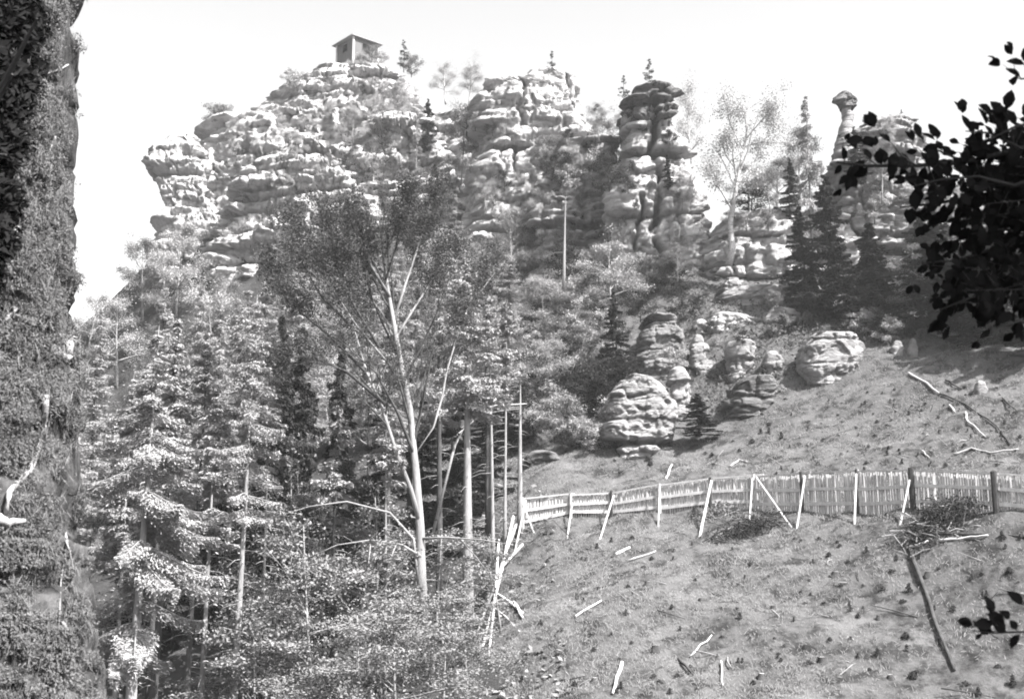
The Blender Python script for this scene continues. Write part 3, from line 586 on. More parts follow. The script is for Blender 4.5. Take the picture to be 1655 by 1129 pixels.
stand(PB[1], 10, 1292, 380, 190, 86, 'grey leafy tree behind the thin topped spruce', sxy=0.6)
stand(PB[1], 10, 1425, 330, 215, 83.5, 'leafy tree growing on the ledges right below the pinnacle', sxy=0.5)
stand(PD[1], 10, 1385, 300, 205, 82.5, 'dark small spruce against the foot of the pinnacle', sxy=0.5)
stand(PB[0], 10, 1210, 350, 262, 86, 'bright bushy tree behind the white stemmed birch', sxy=0.55)
stand(PB[1], 10, 1255, 350, 250, 86, 'leafy tree on top of the long low rock wall', sxy=0.6)
stand(PSH[2], 2.1, 1215, 345, 305, 84.5, 'dark bush on the edge of the long low wall', 'bush', sxy=1.6)
stand(PB[0], 10, 990, 520, 375, 83, 'bright leafy tree left of the foot of the rock tower', sxy=0.75)
stand(PB[1], 10, 1095, 470, 385, 83, 'leafy bush tree at the right foot of the rock tower', sxy=0.5)
stand(PSH[2], 2.1, 1105, 510, 455, 80, 'dark bush above the sandy slab', 'bush', sxy=1.3)
stand(PD[0], 10, 1000, 620, 470, 75, 'dark tree in shade left of the sandy slab', sxy=0.7)
stand(PSH[2], 2.1, 1035, 520, 485, 76, 'dark bush overhanging the top of the sandy slab', 'bush', sxy=1.2)
stand(PSH[1], 2.1, 1095, 600, 560, 72.5, 'light bush against the right foot of the sandy slab', 'bush', sxy=1.0)
stand(PSH[2], 2.1, 1012, 612, 575, 71, 'dark bush just above the round banded boulder', 'bush', sxy=1.0)
stand(PSH[2], 2.1, 960, 690, 590, 74, 'dark thicket left of the round boulder', 'bush', sxy=1.6)
stand(PSH[2], 2.1, 985, 660, 600, 72, 'dark shrub touching the upper left of the round boulder', 'bush', sxy=1.0)
stand(PSH[0], 2.1, 920, 740, 640, 70, 'grey twiggy bush behind the fence, left of the round boulder', 'bush', sxy=1.3)
stand(PD[1], 10, 1130, 705, 635, 67, 'small spreading fir on the slope right of the round boulder', sxy=0.62)
stand(PB[1], 10, 1500, 540, 380, 72, 'leafy tree half hidden by the black beech twigs', sxy=0.7)
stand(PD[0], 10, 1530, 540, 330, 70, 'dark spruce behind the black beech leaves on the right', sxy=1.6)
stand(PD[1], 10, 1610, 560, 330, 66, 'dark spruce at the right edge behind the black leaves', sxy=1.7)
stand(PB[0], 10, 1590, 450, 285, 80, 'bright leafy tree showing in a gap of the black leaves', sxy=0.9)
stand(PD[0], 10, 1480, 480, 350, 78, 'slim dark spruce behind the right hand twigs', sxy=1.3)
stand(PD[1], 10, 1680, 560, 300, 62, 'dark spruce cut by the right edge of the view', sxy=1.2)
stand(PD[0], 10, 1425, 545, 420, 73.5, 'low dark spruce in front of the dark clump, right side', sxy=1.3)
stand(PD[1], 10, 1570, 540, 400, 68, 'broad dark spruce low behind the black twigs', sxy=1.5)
stand(PB[1], 10, 970, 330, 175, 93, 'leafy tree in the gully between layered block and tower', sxy=0.6)
stand(PB[1], 10, 745, 300, 165, 101, 'leafy tree in the gully left of the layered block', sxy=0.65)
stand(PS[1], 10, 735, 440, 300, 97, 'spruce standing in the gully below the saddle', sxy=0.75)
stand(PB[1], 10, 640, 230, 130, 108, 'leafy tree on the ledge under the right side of the hut', sxy=0.45)
stand(PB[2], 10, 570, 255, 170, 105, 'leafy tree in the hollow below the hut', sxy=0.5)
stand(PS[0], 10, 672, 300, 175, 104, 'spruce in the cleft right of the hut massif', sxy=0.5)
stand(PB[0], 10, 880, 560, 440, 85, 'bright tree on the slope left of the ledge, below the pole pine', sxy=0.75)
stand(PB[1], 10, 930, 600, 490, 81, 'greyish tree on the slope below the pale ledge', sxy=0.65)
stand(PB[2], 10, 870, 640, 540, 77, 'bright tree behind the top of the pale pole tree', sxy=0.6)
stand(PB[0], 10, 900, 730, 630, 71, 'round bright bush tree behind the left end of the fence', sxy=0.5)
stand(PB[1], 10, 830, 470, 330, 92, 'leafy tree below the layered block', sxy=0.7)
for i, (px, py, hp_, kd) in enumerate(((648,205,75,0),(690,240,95,2),(598,205,60,0),(535,205,55,1),(742,262,90,0),(762,245,80,1),(785,335,70,0),(905,335,85,1),(932,305,90,0),(952,275,70,2),(968,225,75,0),(1000,225,60,1),(1102,335,70,0),(842,325,70,1),(872,365,80,0),(602,305,70,1),(702,335,80,2),(482,255,55,0),(1112,262,45,1),(1080,300,60,2),(455,215,45,0),(525,160,40,1),(690,140,40,2),(815,230,60,0),(1045,350,70,0),(1245,345,90,0),(1275,350,110,2),(1440,240,40,0),(1480,300,60,2),(1560,480,120,2),(1620,490,130,2),(1500,470,110,0))):
    h = hit(px, py)
    if not h: continue
    p = h[0]; pr, hh_ = ((PB[i % 3], 10), (PBI[i % 2], 8.5), (PD[i % 2], 10))[kd]; s_ = hp_/F*p.y/hh_
    put(pr, (p.x, p.y-.15, p.z-.3), s_, label='slender tree rooted on a ledge or foot of the rock walls', cat='tree', group='trees on the rock ledges', sxy=s_*(.9 if kd == 0 else 1.1))
# bushes clinging to ledges
rs = np.random.default_rng(91); k = 0
for (x0, x1, y0, y1, nb, lim) in ((330,780,125,330,50,1.2),(780,990,210,440,34,1.2),(980,1140,190,470,15,.8),(1150,1490,200,420,30,1.2),(860,1005,440,620,26,1.3),(1110,1290,490,560,9,0.6),(1390,1650,500,560,18,0.9)):
    for i in range(nb):
        px, py = rs.uniform(x0, x1), rs.uniform(y0, y1); h = hit(px, py)
        if not h: continue
        p = h[0]; s = rs.uniform(0.3, .85)*lim*(1.5 if rs.random() < .1 else 1)
        put(PSH[1 if px < 800 else rs.integers(3)], (p.x, p.y-0.1, p.z-0.3*s), s, label='small bush clinging to the rock ledges and banks of the cliffs', cat='bush', group='bushes on the ledges')  # left side takes only the bright leaf, painting in the flare there

for (x0, x1, y0, y1, nb, lim) in ((850,1110,440,640,70,1.2),(860,1000,620,750,25,1.2),(1080,1300,490,640,14,0.6),(1300,1500,500,560,10,.8)):
    for i in range(nb):
        px, py = rs.uniform(x0, x1), rs.uniform(y0, y1)
        if 1010 < px < 1125 and 485 < py < 760: continue
        p = gp(px, py); s = rs.uniform(0.4, 1.1)*lim
        put(PSH[rs.integers(3)], (p.x, p.y, p.z-0.1*s), s, label='low bush growing on the rough bank between the cliffs and the cleared slope', cat='bush', group='bushes on the rough bank')
for px, py, s, lb in ((600,104,.9,'bush hiding the right foot of the hut'),(585,112,.8,'bush below the front corner of the hut'),(560,118,.6,'small bush on the rock left below the hut'),(615,112,.8,'bush on the rock edge to the right of the hut'),(345,212,1.3,'bush on the dark left shoulder of the hut massif'),(362,200,.9,'smaller bush on the left shoulder of the hut massif'),(665,125,1.1,'bushy growth on the ridge under the pale thin conifer')):
    h_ = hit(px, py); p = h_[0] if px < 400 and h_ else at(px, py, 115.5); put(PSH[1 if s < .9 else 0], p, s, label=lb, cat='bush')
# ------------------------------------------------------------------ the hut
hb = at(577, 112, 118); hz = at(577, 74, 118).z
hut = tag(empty('lookout_hut', (hb.x, 118, hb.z-1.4), R(41)), 'small square wooden lookout hut with a low pyramid roof on the highest rock', 'hut')
hw = 1.46; hh = hz-hb.z+1.4
def box(x0, x1, y0, y1, z0, z1):
    v = [(x, y, z) for z in (z0, z1) for x, y in ((x0, y0), (x1, y0), (x1, y1), (x0, y1))]
    return v, [(3, 2, 1, 0), (4, 5, 6, 7), (0, 1, 5, 4), (1, 2, 6, 5), (2, 3, 7, 6), (3, 0, 4, 7)]
def addbox(mb, *a):
    v, f = box(*a); i = len(mb.v); mb.v += [Vector(q) for q in v]; mb.f += [tuple(i+k for k in g) for g in f]
mb = MB(); t = 0.1                                # four walls with a window opening in each
wz0, wz1 = hh-1.15, hh-0.38
def wallseg(u0, u1, z0, z1):
    for sgn in (-1, 1):
        addbox(mb, u0, u1, sgn*hw-t/2, sgn*hw+t/2, z0, z1)
        lo, hi = max(u0, -hw+t/2+0.003), min(u1, hw-t/2-0.003)
        addbox(mb, sgn*hw-t/2, sgn*hw+t/2, lo, hi, z0, z1)
wallseg(-hw-t/2, hw+t/2, 0, wz0); wallseg(-hw-t/2, hw+t/2, wz1, hh); wallseg(-hw-t/2, -0.42, wz0, wz1); wallseg(0.42, hw+t/2, wz0, wz1)
mb.build('wall', M['hut'], hut)
for sxn, syn in ((-1, -1), (1, -1), (1, 1), (-1, 1)):
    mb = MB(); addbox(mb, sxn*(hw+0.03)-0.09, sxn*(hw+0.03)+0.09, syn*(hw+0.03)-0.09, syn*(hw+0.03)+0.09, 0, hh-0.003); mb.build('corner_post', M['wood'], hut)
for k in range(4):
    g = k*math.pi/2; mb = MB()
    for u0, u1, z0, z1 in ((-0.5, 0.5, wz0-0.08, wz0), (-0.5, 0.5, wz1, wz1+0.08), (-0.5, -0.42, wz0, wz1), (0.42, 0.5, wz0, wz1)):
        addbox(mb, u0, u1, -hw-t/2-0.03, -hw-t/2+0.01, z0, z1)
    f = mb.build('window', M['hut'], hut); f.rotation_euler.z = g
mb = MB(); e = hw+0.42; mb.v = [Vector(q) for q in ((-e, -e, hh), (e, -e, hh), (e, e, hh), (-e, e, hh), (-e, -e, hh+0.09), (e, -e, hh+0.09), (e, e, hh+0.09), (-e, e, hh+0.09), (0, 0, hh+0.5))]
mb.f = [(3, 2, 1, 0), (0, 1, 5, 4), (1, 2, 6, 5), (2, 3, 7, 6), (3, 0, 4, 7), (4, 5, 8), (5, 6, 8), (6, 7, 8), (7, 4, 8)]
mb.build('roof', M['roof'], hut)

# ------------------------------------------------------------------ the fence
FP = [(845,806,60),(922,799,59.5),(988,795,59),(1065,784,58),(1147,774,57),(1218,769,56),(1295,765,54),(1382,761,52),(1472,759,50),(1605,765,47),(1740,772,45)]
fb = at(845, 840, 60); fence = tag(empty('picket_fence', fb), 'long weathered picket fence with pale rails and props across the cleared slope', 'fence')
tops = [at(*p) for p in FP]; fr = random.Random(3)
rel = lambda p: Vector(p)-fb
for i, T in enumerate(tops):
    g = gz(T.x, T.y); mb = MB(); dark = i >= 8
    mb.tube([rel((T.x, T.y-0.06, g-0.5)), rel((T.x+fr.uniform(-.04, .04), T.y-0.06, T.z+0.08))], [0.075 if not dark else 0.13, 0.06 if not dark else 0.11], 8)
    mb.build('post', M['postd' if i in (2, 4, 6, 7, 8, 9) else 'picket'], fence)
for i in range(len(tops)-1):
    a, b = tops[i], tops[i+1]; L = (b-a).length; nn = int(L/0.115); mb = MB()
    for k in range(nn):
        if fr.random() < .05: continue
        t = (k+0.5)/nn; p = a.lerp(b, t); g = gz(p.x, p.y); top_ = p.z-0.06+fr.uniform(-0.05, 0.05)
        sl_ = fr.gauss(0, 0.035)
        mb.board(rel((p.x, p.y+0.06, g-0.1-fr.random()*0.1)), rel((p.x+sl_, p.y+0.06, top_)), fr.uniform(0.055, 0.095), 0.02)
    mb.build('picket_panel', M['picket'], fence)
    for fr_, wd in ((0.0, 0.06), (0.42, 0.13), (0.80, 0.14)):
        ga, gb = gz(a.x, a.y), gz(b.x, b.y); ha, hb_ = a.z-ga, b.z-gb; j1, j2 = fr.uniform(-.05, .05), fr.uniform(-.05, .05)
        ext = (b-a).normalized()*fr.uniform(-0.1, 0.5)
        pa = Vector((a.x, a.y+0.0-0.0-0.012*(i % 2), a.z-ha*fr_+j1)); pb = Vector((b.x, b.y-0.012*(i % 2), b.z-hb_*fr_+j2))+ext
        mb = MB(); mb.board(rel(pa), rel(pb), wd, 0.06); mb.build('rail', M['wood'], fence)
for (x0, y0, x1, y1, i, r) in ((925,812,917,868,1,.05),(992,800,970,870,2,.06),(1066,786,1064,850,3,.045),(1150,776,1131,866,4,.085),(1222,770,1278,850,5,.05),(1216,772,1211,846,5,.05),(1301,768,1288,853,6,.06),(1384,765,1381,846,7,.065),(1470,775,1455,846,8,.06),(850,808,833,888,0,.06),(850,825,863,860,0,.05),(846,808,826,882,0,.05)):
    g = gp(x1, y1); tp = at(x0, y0, FP[i][2]-0.2); mb = MB(); dd = (g-tp).normalized()
    mb.board(rel(tp), rel(g+dd*0.15), r*1.25, 0.05); mb.build('prop', M['picket'], fence)
# collapsed lower run of the fence: leaning poles at the wood's edge
def pole(pts, r, m, name, label, cat, lift=0.06, group=None, Y=None):
    P = [gp(*q[:2])+Vector((0, -0.05, lift+(q[2] if len(q) > 2 else 0))) for q in pts]; c = P[0]; mb = MB()
    Q = []
    for a, b in zip(P[:-1], P[1:]):
        for t in (0, .25, .5, .75): Q.append(a.lerp(b, t)-c)
    Q.append(P[-1]-c)
    for i in range(1, len(Q)-1): Q[i] = Q[i]+Vector((random.gauss(0, .02), 0, random.gauss(0, .02)))
    mb.tube(Q, list(np.linspace(r, r*0.6, len(Q))), 7); o = mb.build(name, M[m], None, True); o.location = c
    return tag(o, label, cat, group)
PL = [((830,870),(780,1045),.07,1.1,'long leaning pole at the edge of the wood'),((806,900),(790,1060),.06,.8,'pole leaning against the collapsed run'),((845,900),(770,960),.05,.6,'cross pole of the collapsed run'),
 ((800,965),(845,990),.07,.2,'short pale board fallen to the right of the collapsed run'),((795,990),(840,1020),.04,.3,'thin stick low in the collapsed run'),((815,930),(772,1020),.06,.9,'split pale pole leaning left'),((838,860),(800,935),.05,.7,'slanting slat at the top of the collapsed run')]
for a, b, r, l, lb in PL:
    A_ = gp(*a)+Vector((0, 0, l)); B_ = gp(*b); mb = MB(); mb.tube([Vector((0, 0, 0)), (B_-A_)*0.5+Vector((.05, 0, .03)), B_-A_], [r, r*.9, r*.7], 7); o = mb.build('leaning_pole', M['wood'], None, True); o.location = A_; tag(o, lb, 'pole')
pole([(1470,888),(1500,975),(1542,1085)], .09, 'barkd', 'fallen_pole', 'long thin dark pole lying down the slope at the lower right', 'pole')
pole([(1475,863),(1560,865),(1690,868)], .06, 'barkd', 'fallen_pole', 'dark pole lying level below the brush pile', 'pole')
pole([(1516,876),(1560,871),(1596,867)], .06, 'wood', 'fallen_pole', 'pale pole lying just under the dark level pole', 'pole')
pole([(1465,888),(1500,876)], .06, 'wood', 'fallen_pole', 'short pale piece at the upper end of the long dark pole', 'pole')
pole([(1468,605),(1495,620),(1518,638)], .08, 'root', 'fallen_branch', 'thick pale peeled branch lying high on the right slope', 'branch')
pole([(1518,638),(1560,655),(1610,690),(1632,720)], .05, 'barkd', 'fallen_branch', 'dark curved branch trailing from the pale peeled branch', 'branch')
pole([(1534,657),(1543,668)], .07, 'root', 'fallen_branch', 'short white chunk of branch left of the trailing branch', 'branch')
pole([(1560,668),(1562,682),(1575,692),(1592,708)], .055, 'root', 'fallen_branch', 'crooked white branch above the root tangle', 'branch')
pole([(1540,736),(1570,726),(1600,734),(1645,728)], .06, 'root', 'fallen_branch', 'forked pale driftwood like branch near the right edge above the fence', 'branch')
pole([(1620,645),(1645,668)], .05, 'barkd', 'fallen_branch', 'short dark branch by the right edge above', 'branch')
pole([(1528,616),(1553,630)], .06, 'barkd', 'fallen_branch', 'short dark branch left of the dome shaped stone', 'branch')
pole([(995,898),(1018,886)], .08, 'wood', 'fallen_board', 'short thick white board below the fence middle', 'board')
pole([(1014,908),(1060,892)], .035, 'wood', 'fallen_stick', 'thin long white stick below the fence middle', 'stick')
pole([(930,998),(972,972)], .045, 'wood', 'fallen_stick', 'pale stick lying left on the cleared slope', 'stick')
pole([(1005,1073),(990,1122)], .07, 'wood', 'fallen_board', 'white board standing out at the bottom edge', 'board')
pole([(1062,988),(1107,1002)], .025, 'barkd', 'fallen_stick', 'thin dark stick in the middle of the slope', 'stick')
pole([(1096,1066),(1120,1092)], .06, 'barkd', 'fallen_stick', 'short dark stick near the bottom of the slope', 'stick')
pole([(1116,1062),(1150,1028)], .03, 'wood', 'fallen_stick', 'thin pale stick pointing up right near the bottom', 'stick')
pole([(1165,1070),(1168,1110)], .03, 'wood', 'fallen_stick', 'thin pale upright looking stick near the bottom', 'stick')
pole([(1076,775),(1086,752)], .07, 'wood', 'fallen_board', 'pale board lying on the slope behind the fence', 'board')
pole([(830,975),(845,1000)], .08, 'wood', 'fallen_board', 'thick pale board at the foot of the collapsed run', 'board')
pole([(1490,730),(1502,742)], .04, 'root', 'fallen_stick', 'small pale stick above the fence right part', 'stick')
pole([(1180,755),(1195,745),(1208,748)], .05, 'root', 'fallen_stick', 'bleached crooked stick above the fence middle', 'stick')
pole([(1000,765),(1030,750)], .05, 'barkd', 'fallen_branch', 'dark branch lying below the round boulder', 'branch')
# short litter sticks: one mesh each, scattered
rs = np.random.default_rng(17)
ss = []
for i in range(5):
    mb = MB(); L = 0.5+0.25*i; mb.tube([(-L/2, 0, 0), (-.1*L, .05, .04), (L/2, -.03, .02)], [.022, .02, .01], 5)
    if i % 2: mb.tube([(0, .03, .03), (.12*L, .15*L, .12)], [.014, .006], 4)
    ss.append(mb.build('litter_stick', M['bark' if i < 3 else 'barkd'], None, True))
for i in range(70):
    px, py = rs.uniform(830, 1655), rs.uniform(640, 1125)
    if py < 700 and px < 1100: continue
    p = gp(px, py); k = int(rs.integers(5)); o = ss[k]
    if o in placed: o = link(o.copy())
    placed[o] = 1
    o.location = (p.x, p.y, p.z+0.03); o.rotation_euler = (rs.normal(0, .3), rs.normal(0, .3)-0.2, rs.uniform(0, 6.28)); o.scale = (rs.uniform(.7, 1.6),)*3
    tag(o, 'loose little stick of felling litter strewn on the cleared slope', 'stick', 'litter sticks on the slope')
# stumps left from the felling
stp = []
for i in range(3):
    rs2 = np.random.default_rng(500+i); root = empty('stump'); mb = MB(); rr = .13+.04*i; n_ = 14
    mb.tube([(0, 0, -.15), (0, 0, .03), (.01, 0, .12), (.02, 0, .24)], [rr*1.5, rr*1.25, rr, rr*.97], n_, cap=False)
    mb.build('bark', M['barkd'], root, True); mb = MB(); mb.tube([(.02, 0, .225), (.02, 0, .245)], [rr*.93, rr*.93], n_); mb.build('cut_face', M['picket'], root); stp.append(root)
for i, (px, py) in enumerate(((948,905),(1046,945),(1180,930),(1120,880),(1250,985),(1350,930),(1420,1000),(1330,1070),(1060,1050),(905,1040),(960,1100),(1500,930),(1590,960),(1230,1095),(1440,1095),(1245,700),(1360,735),(1160,745),(1440,650),(1520,700),(1600,600),(1090,890))):
    put(stp[i % 3], gp(px, py), random.uniform(.4, .75), label='small low stump on the cleared slope', cat='stump', group='stumps on the cleared slope')
# brush piles
def brush(px, py, wpx, hpx, Y_, label, seed, lm='leafd', nst=90, nl=3500):
    rs = np.random.default_rng(seed); c = gp(px, py); k = c.y/F; w2, h2 = wpx*k/2, hpx*k
    root = tag(empty('brush_pile', c), label, 'brush pile'); mb = MB()
    for i in range(nst):
        a = rs.uniform(0, 6.28); r_ = rs.random()**.5*w2; p = Vector((r_*math.cos(a), r_*math.sin(a)*.6, rs.random()*h2*.6*(1-r_/w2*.6))); p.z += gz(c.x+p.x, c.y+p.y)-c.z
        d = Vector((rs.normal(0, 1), rs.normal(0, .6), rs.normal(0.15, .35))).normalized()*rs.uniform(.4, 1.2)*w2*.6
        mb.tube([p-d*.5, p+Vector((0, 0, .08)), p+d*.5], [.03, .02, .006], 4, cap=False)
    mb.build('twigs', M['bark' if seed % 2 else 'barkd'], root)
    P = rs.normal(0, 1, (nl, 3))*np.array([w2*.42, w2*.25, h2*.22])+np.array([0, 0, h2*.35]); P[:, 2] = np.abs(P[:, 2])+ground(P[:, 0]+c.x, P[:, 1]+c.y)-c.z
    v, f = leaves(P, np.tile(np.array([0, 0, 1.]), (nl, 1)), .13, .4, rs, .8); mesh('dead_foliage', v, f, M[lm], root)
brush(1530, 845, 170, 50, 50, 'large dark heap of cut brushwood in front of the fence at the right', 3)
brush(1210, 862, 120, 30, 54, 'low heap of cut branches in front of the middle of the fence', 4, 'leafd', 60, 1800)
brush(1160, 812+20, 70, 22, 56, 'small heap of dry brush at the foot of the fence', 5, 'leafm', 40, 900)
brush(1345, 560, 60, 12, 68, 'thin brushwood by the capped rock', 7, 'leafm', 30, 300)
# planted seedlings and tufts
sd = []
for i in range(4):
    rs2 = np.random.default_rng(400+i); root = empty('seedling'); n_ = (110, 60, 150, 80)[i]; hgt = (.26, .12, .18, .10)[i]
    t = rs2.random(n_); a = rs2.uniform(0, 6.28, n_); r_ = (1-t)*(.16, .26, .24, .34)[i]*rs2.random(n_)+.02
    P = np.stack([r_*np.cos(a), r_*np.sin(a), t*hgt+.03], 1); v, f = leaves(P, np.stack([np.cos(a), np.sin(a), np.ones(n_)], 1), .10, .35, rs2, .5); mesh('foliage', v, f, M['leafd'], root)
    mb = MB(); mb.tube([(0, 0, -.05), (0, 0, hgt)], [.012, .004], 4); mb.build('stem', M['barkd'], root); sd.append(root)
rs = np.random.default_rng(23); ns = 0
for row in range(15):
    px0 = 1275+row*27
    for k in range(12):
        py = 640+k*11.5+rs.uniform(-4, 4)-row*1.0; px = px0+(k-5)*-2.4+rs.uniform(-7, 7)
        if px > 1660 or rs.random() < .3: continue
        p = gp(px, py); put(sd[rs.integers(4)], p, rs.uniform(.3, .8), label='small dark seedling planted in rows on the slope above the fence', cat='seedling', group='seedlings above the fence'); ns += 1
for k in range(135):
    px, py = rs.uniform(860, 1655), rs.uniform(870, 1125)
    p = gp(px, py); put(sd[rs.integers(4)], p, rs.uniform(.3, .95)*(1.3 if px > 1400 else 1), label='small dark seedling dotted over the slope below the fence', cat='seedling', group='seedlings below the fence')
for k in range(40):
    px, py = rs.uniform(900, 1300), rs.uniform(640, 760)
    p = gp(px, py); put(sd[rs.integers(4)], p, rs.uniform(.6, 1.3), label='small dark weed on the slope around the round boulder', cat='plant', group='weeds round the boulder')
# dry grass over the open slope
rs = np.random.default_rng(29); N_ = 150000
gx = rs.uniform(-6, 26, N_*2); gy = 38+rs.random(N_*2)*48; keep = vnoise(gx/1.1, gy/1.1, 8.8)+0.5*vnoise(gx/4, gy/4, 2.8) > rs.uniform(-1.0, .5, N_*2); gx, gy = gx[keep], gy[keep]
keep = rs.random(len(gx)) < np.interp(gx/gy, [.0, .12, .3, .42], [1, .9, .45, .3]); gx, gy = gx[keep], gy[keep]  # thinned to the right, putting an exposure falloff into the slope's tone
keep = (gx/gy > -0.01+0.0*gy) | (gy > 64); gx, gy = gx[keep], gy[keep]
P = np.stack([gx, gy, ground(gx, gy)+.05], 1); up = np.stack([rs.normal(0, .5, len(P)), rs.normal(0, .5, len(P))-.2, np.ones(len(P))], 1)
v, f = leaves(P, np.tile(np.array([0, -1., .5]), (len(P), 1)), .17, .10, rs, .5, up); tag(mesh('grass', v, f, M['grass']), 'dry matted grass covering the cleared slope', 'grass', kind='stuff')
N_ = 16000; px_ = rs.uniform(1080, 1750, N_); gy = rs.uniform(70, 84, N_); gx = (px_-W/2)/F*gy; P = np.stack([gx, gy, ground(gx, gy)+rs.random(N_)**2*.7], 1); P = P[vnoise(gx/1.8, gy/1.8, 3.3) > rs.uniform(-.6, .5, N_)]
v, f = leaves(P, np.tile(np.array([0, -.4, 1.]), (len(P), 1)), .24, .5, rs, .7); tag(mesh('bilberry_scrub', v, f, M['leafc']), 'dark knee high scrub below the right hand cliffs', 'scrub', kind='stuff')
# undergrowth on the forest floor
N_ = 45000; gx = rs.uniform(-48, 2, N_); gy = rs.uniform(40, 108, N_); k_ = vnoise(gx/2.2, gy/2.2, 4.4) > rs.uniform(-.3, .6, N_); gx, gy = gx[k_], gy[k_]
P = np.stack([gx, gy, ground(gx, gy)+rs.random(len(gx))*.35], 1)
v, f = leaves(P, np.tile(np.array([0, 0, 1.]), (len(P), 1)), .26, .6, rs, .5); tag(mesh('undergrowth', v, f, M['leafm']), 'low leafy undergrowth on the floor of the left wood', 'undergrowth', kind='stuff')

# ------------------------------------------------------------------ near bank at the left edge
rs = np.random.default_rng(31)
def bhit(px, py):
    l, nn_, i, d = BANK.ray_cast(Vector((0, 0, 0)), ray(px, py).normalized()); return (l, nn_) if l is not None else None
P = []; Nn = []
while len(P) < 64000:
    px, py = rs.uniform(-30, 172), rs.uniform(-30, 1160)
    if vnoise(px/28, py/28, 5.) + (0.6 if py < 650 else -.05) < rs.uniform(-.7, .7): continue
    h = bhit(px, py)
    if h and h[0].y < 12: P.append(tuple(h[0])); Nn.append(tuple(h[1] if h[1].y < 0 else -h[1]))
P = np.array(P); Nn = np.array(Nn); P = P+Nn*(rs.random(len(P))*.07+.01)[:, None]
v, f = leaves(P, Nn+np.array([0, 0, .5]), .023, .45, rs, .8); tag(mesh('bank_scrub', v, f, M['scrub']), 'fine heathery scrub covering the steep bank at the left edge', 'scrub', kind='stuff')
n2 = 13000; P2 = P[rs.integers(0, len(P), n2)]; v, f = leaves(P2, Nn[rs.integers(0, len(P), n2)], .11, .035, rs, .8, np.tile(np.array([0.1, 0, -1.]), (n2, 1)))
tag(mesh('bank_grass', v, f, M['grass']), 'thin dry grass blades hanging down the steep bank', 'grass', kind='stuff')
def broot(pts, r, label, m='root', name='exposed_root', r1=.4):
    r *= .85
    Q = []
    for (a, b), (c_, d_) in zip(pts[:-1], pts[1:]):
        for t in (0, .33, .66):
            h = bhit(a+(c_-a)*t, b+(d_-b)*t)
            if h: Q.append(h[0]+Vector((0, -1, 0))*(.06+r*.5)+Vector((rs.normal(0, r*.15), 0, rs.normal(0, r*.15))))
    if len(Q) < 2: return
    h = bhit(*pts[-1])
    if h: Q.append(h[0]-Vector((0, .04, 0)))
    c = Q[0]; mb = MB(); mb.tube([q-c for q in Q], list(np.linspace(r, r*r1, len(Q))), 8); o = mb.build(name, M[m], None, True); o.location = c; return tag(o, label, 'root')
broot([(148,455),(140,500),(125,545),(112,575)], .035, 'curved white root running down to the broken knob on the bank', r1=1.5)
broot([(92,570),(112,582),(132,575),(146,555)], .055, 'bleached broken root knob jutting from the bank', r1=.5)
broot([(80,640),(76,700),(55,760),(22,795),(14,830)], .028, 'long pale root curving down the middle of the bank', r1=.8)
broot([(4,838),(22,845),(44,842)], .05, 'pale broken root stub at the left edge low on the bank')
broot([(95,4),(60,25),(26,48)], .012, 'thin white twig at the very top left corner')
broot([(145,92),(100,118),(60,132),(38,136)], .010, 'long thin pale twig across the upper bank')
broot([(45,350),(30,385),(18,405)], .025, 'short pale root left of the middle of the bank')
broot([(100,398),(82,440)], .010, 'thin white stick on the middle of the bank')
broot([(40,490),(20,515),(0,535)], .03, 'thick pale root end at the left edge')
broot([(95,225),(78,262)], .014, 'stubby pale stick in the upper scrub')
broot([(145,212),(105,208)], .010, 'dark edged twig lying level high on the bank', 'barkd')
broot([(110,860),(120,905),(130,945)], .012, 'thin root low on the bank, running down to the right')
broot([(125,840),(135,870),(148,885)], .012, 'thin root low on the bank, near its right edge')
broot([(85,990),(84,1040),(86,1110)], .016, 'straight dark root at the bottom of the bank', 'barkd')
broot([(105,1000),(120,1030),(118,1090)], .016, 'grey root at the bottom of the bank', 'bark')
broot([(40,960),(30,1000),(8,1010)], .010, 'thin dark twig low at the left edge', 'barkd')
broot([(0,1080),(18,1090),(40,1088)], .010, 'thin dark twig at the bottom left corner', 'barkd')
broot([(100,1020),(104,940),(112,880)], .010, 'thin grey root rising up the lower bank', 'bark')
# black foliage added to stand in for deep wood shade, top left of the bank
rs = np.random.default_rng(37); P = []
while len(P) < 16000:
    px, py = rs.uniform(-160, 140), rs.uniform(-200, 470)
    if px > 112-py*0.2+18*vnoise(px/20, py/30, 2.) : continue
    if vnoise(px/30, py/30, 7.) < -.45: continue
    h = bhit(px, py)
    if h: P.append(tuple(h[0]-Vector((0, rs.uniform(.05, .5), 0))))
P = np.array(P); c = at(-60, 300, 8.3); root = tag(empty('shade_foliage', c), 'added black foliage standing in for deep shade over the upper left of the bank', 'shrub')
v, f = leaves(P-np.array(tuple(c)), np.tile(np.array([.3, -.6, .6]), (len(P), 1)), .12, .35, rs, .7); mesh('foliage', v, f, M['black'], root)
mb = MB()
for q in ((-60,300,20,120),(-60,300,60,30),(-60,300,10,250),(-60,300,-20,400),(-60,300,-100,60)):
    a, b = at(q[0], q[1], 8.3), at(q[2], q[3], 7.7); mb.tube([a-c, (a+b)/2-c+Vector((0, 0, .1)), b-c], [.04, .025, .008], 6)
mb.build('stem', M['barkd'], root)

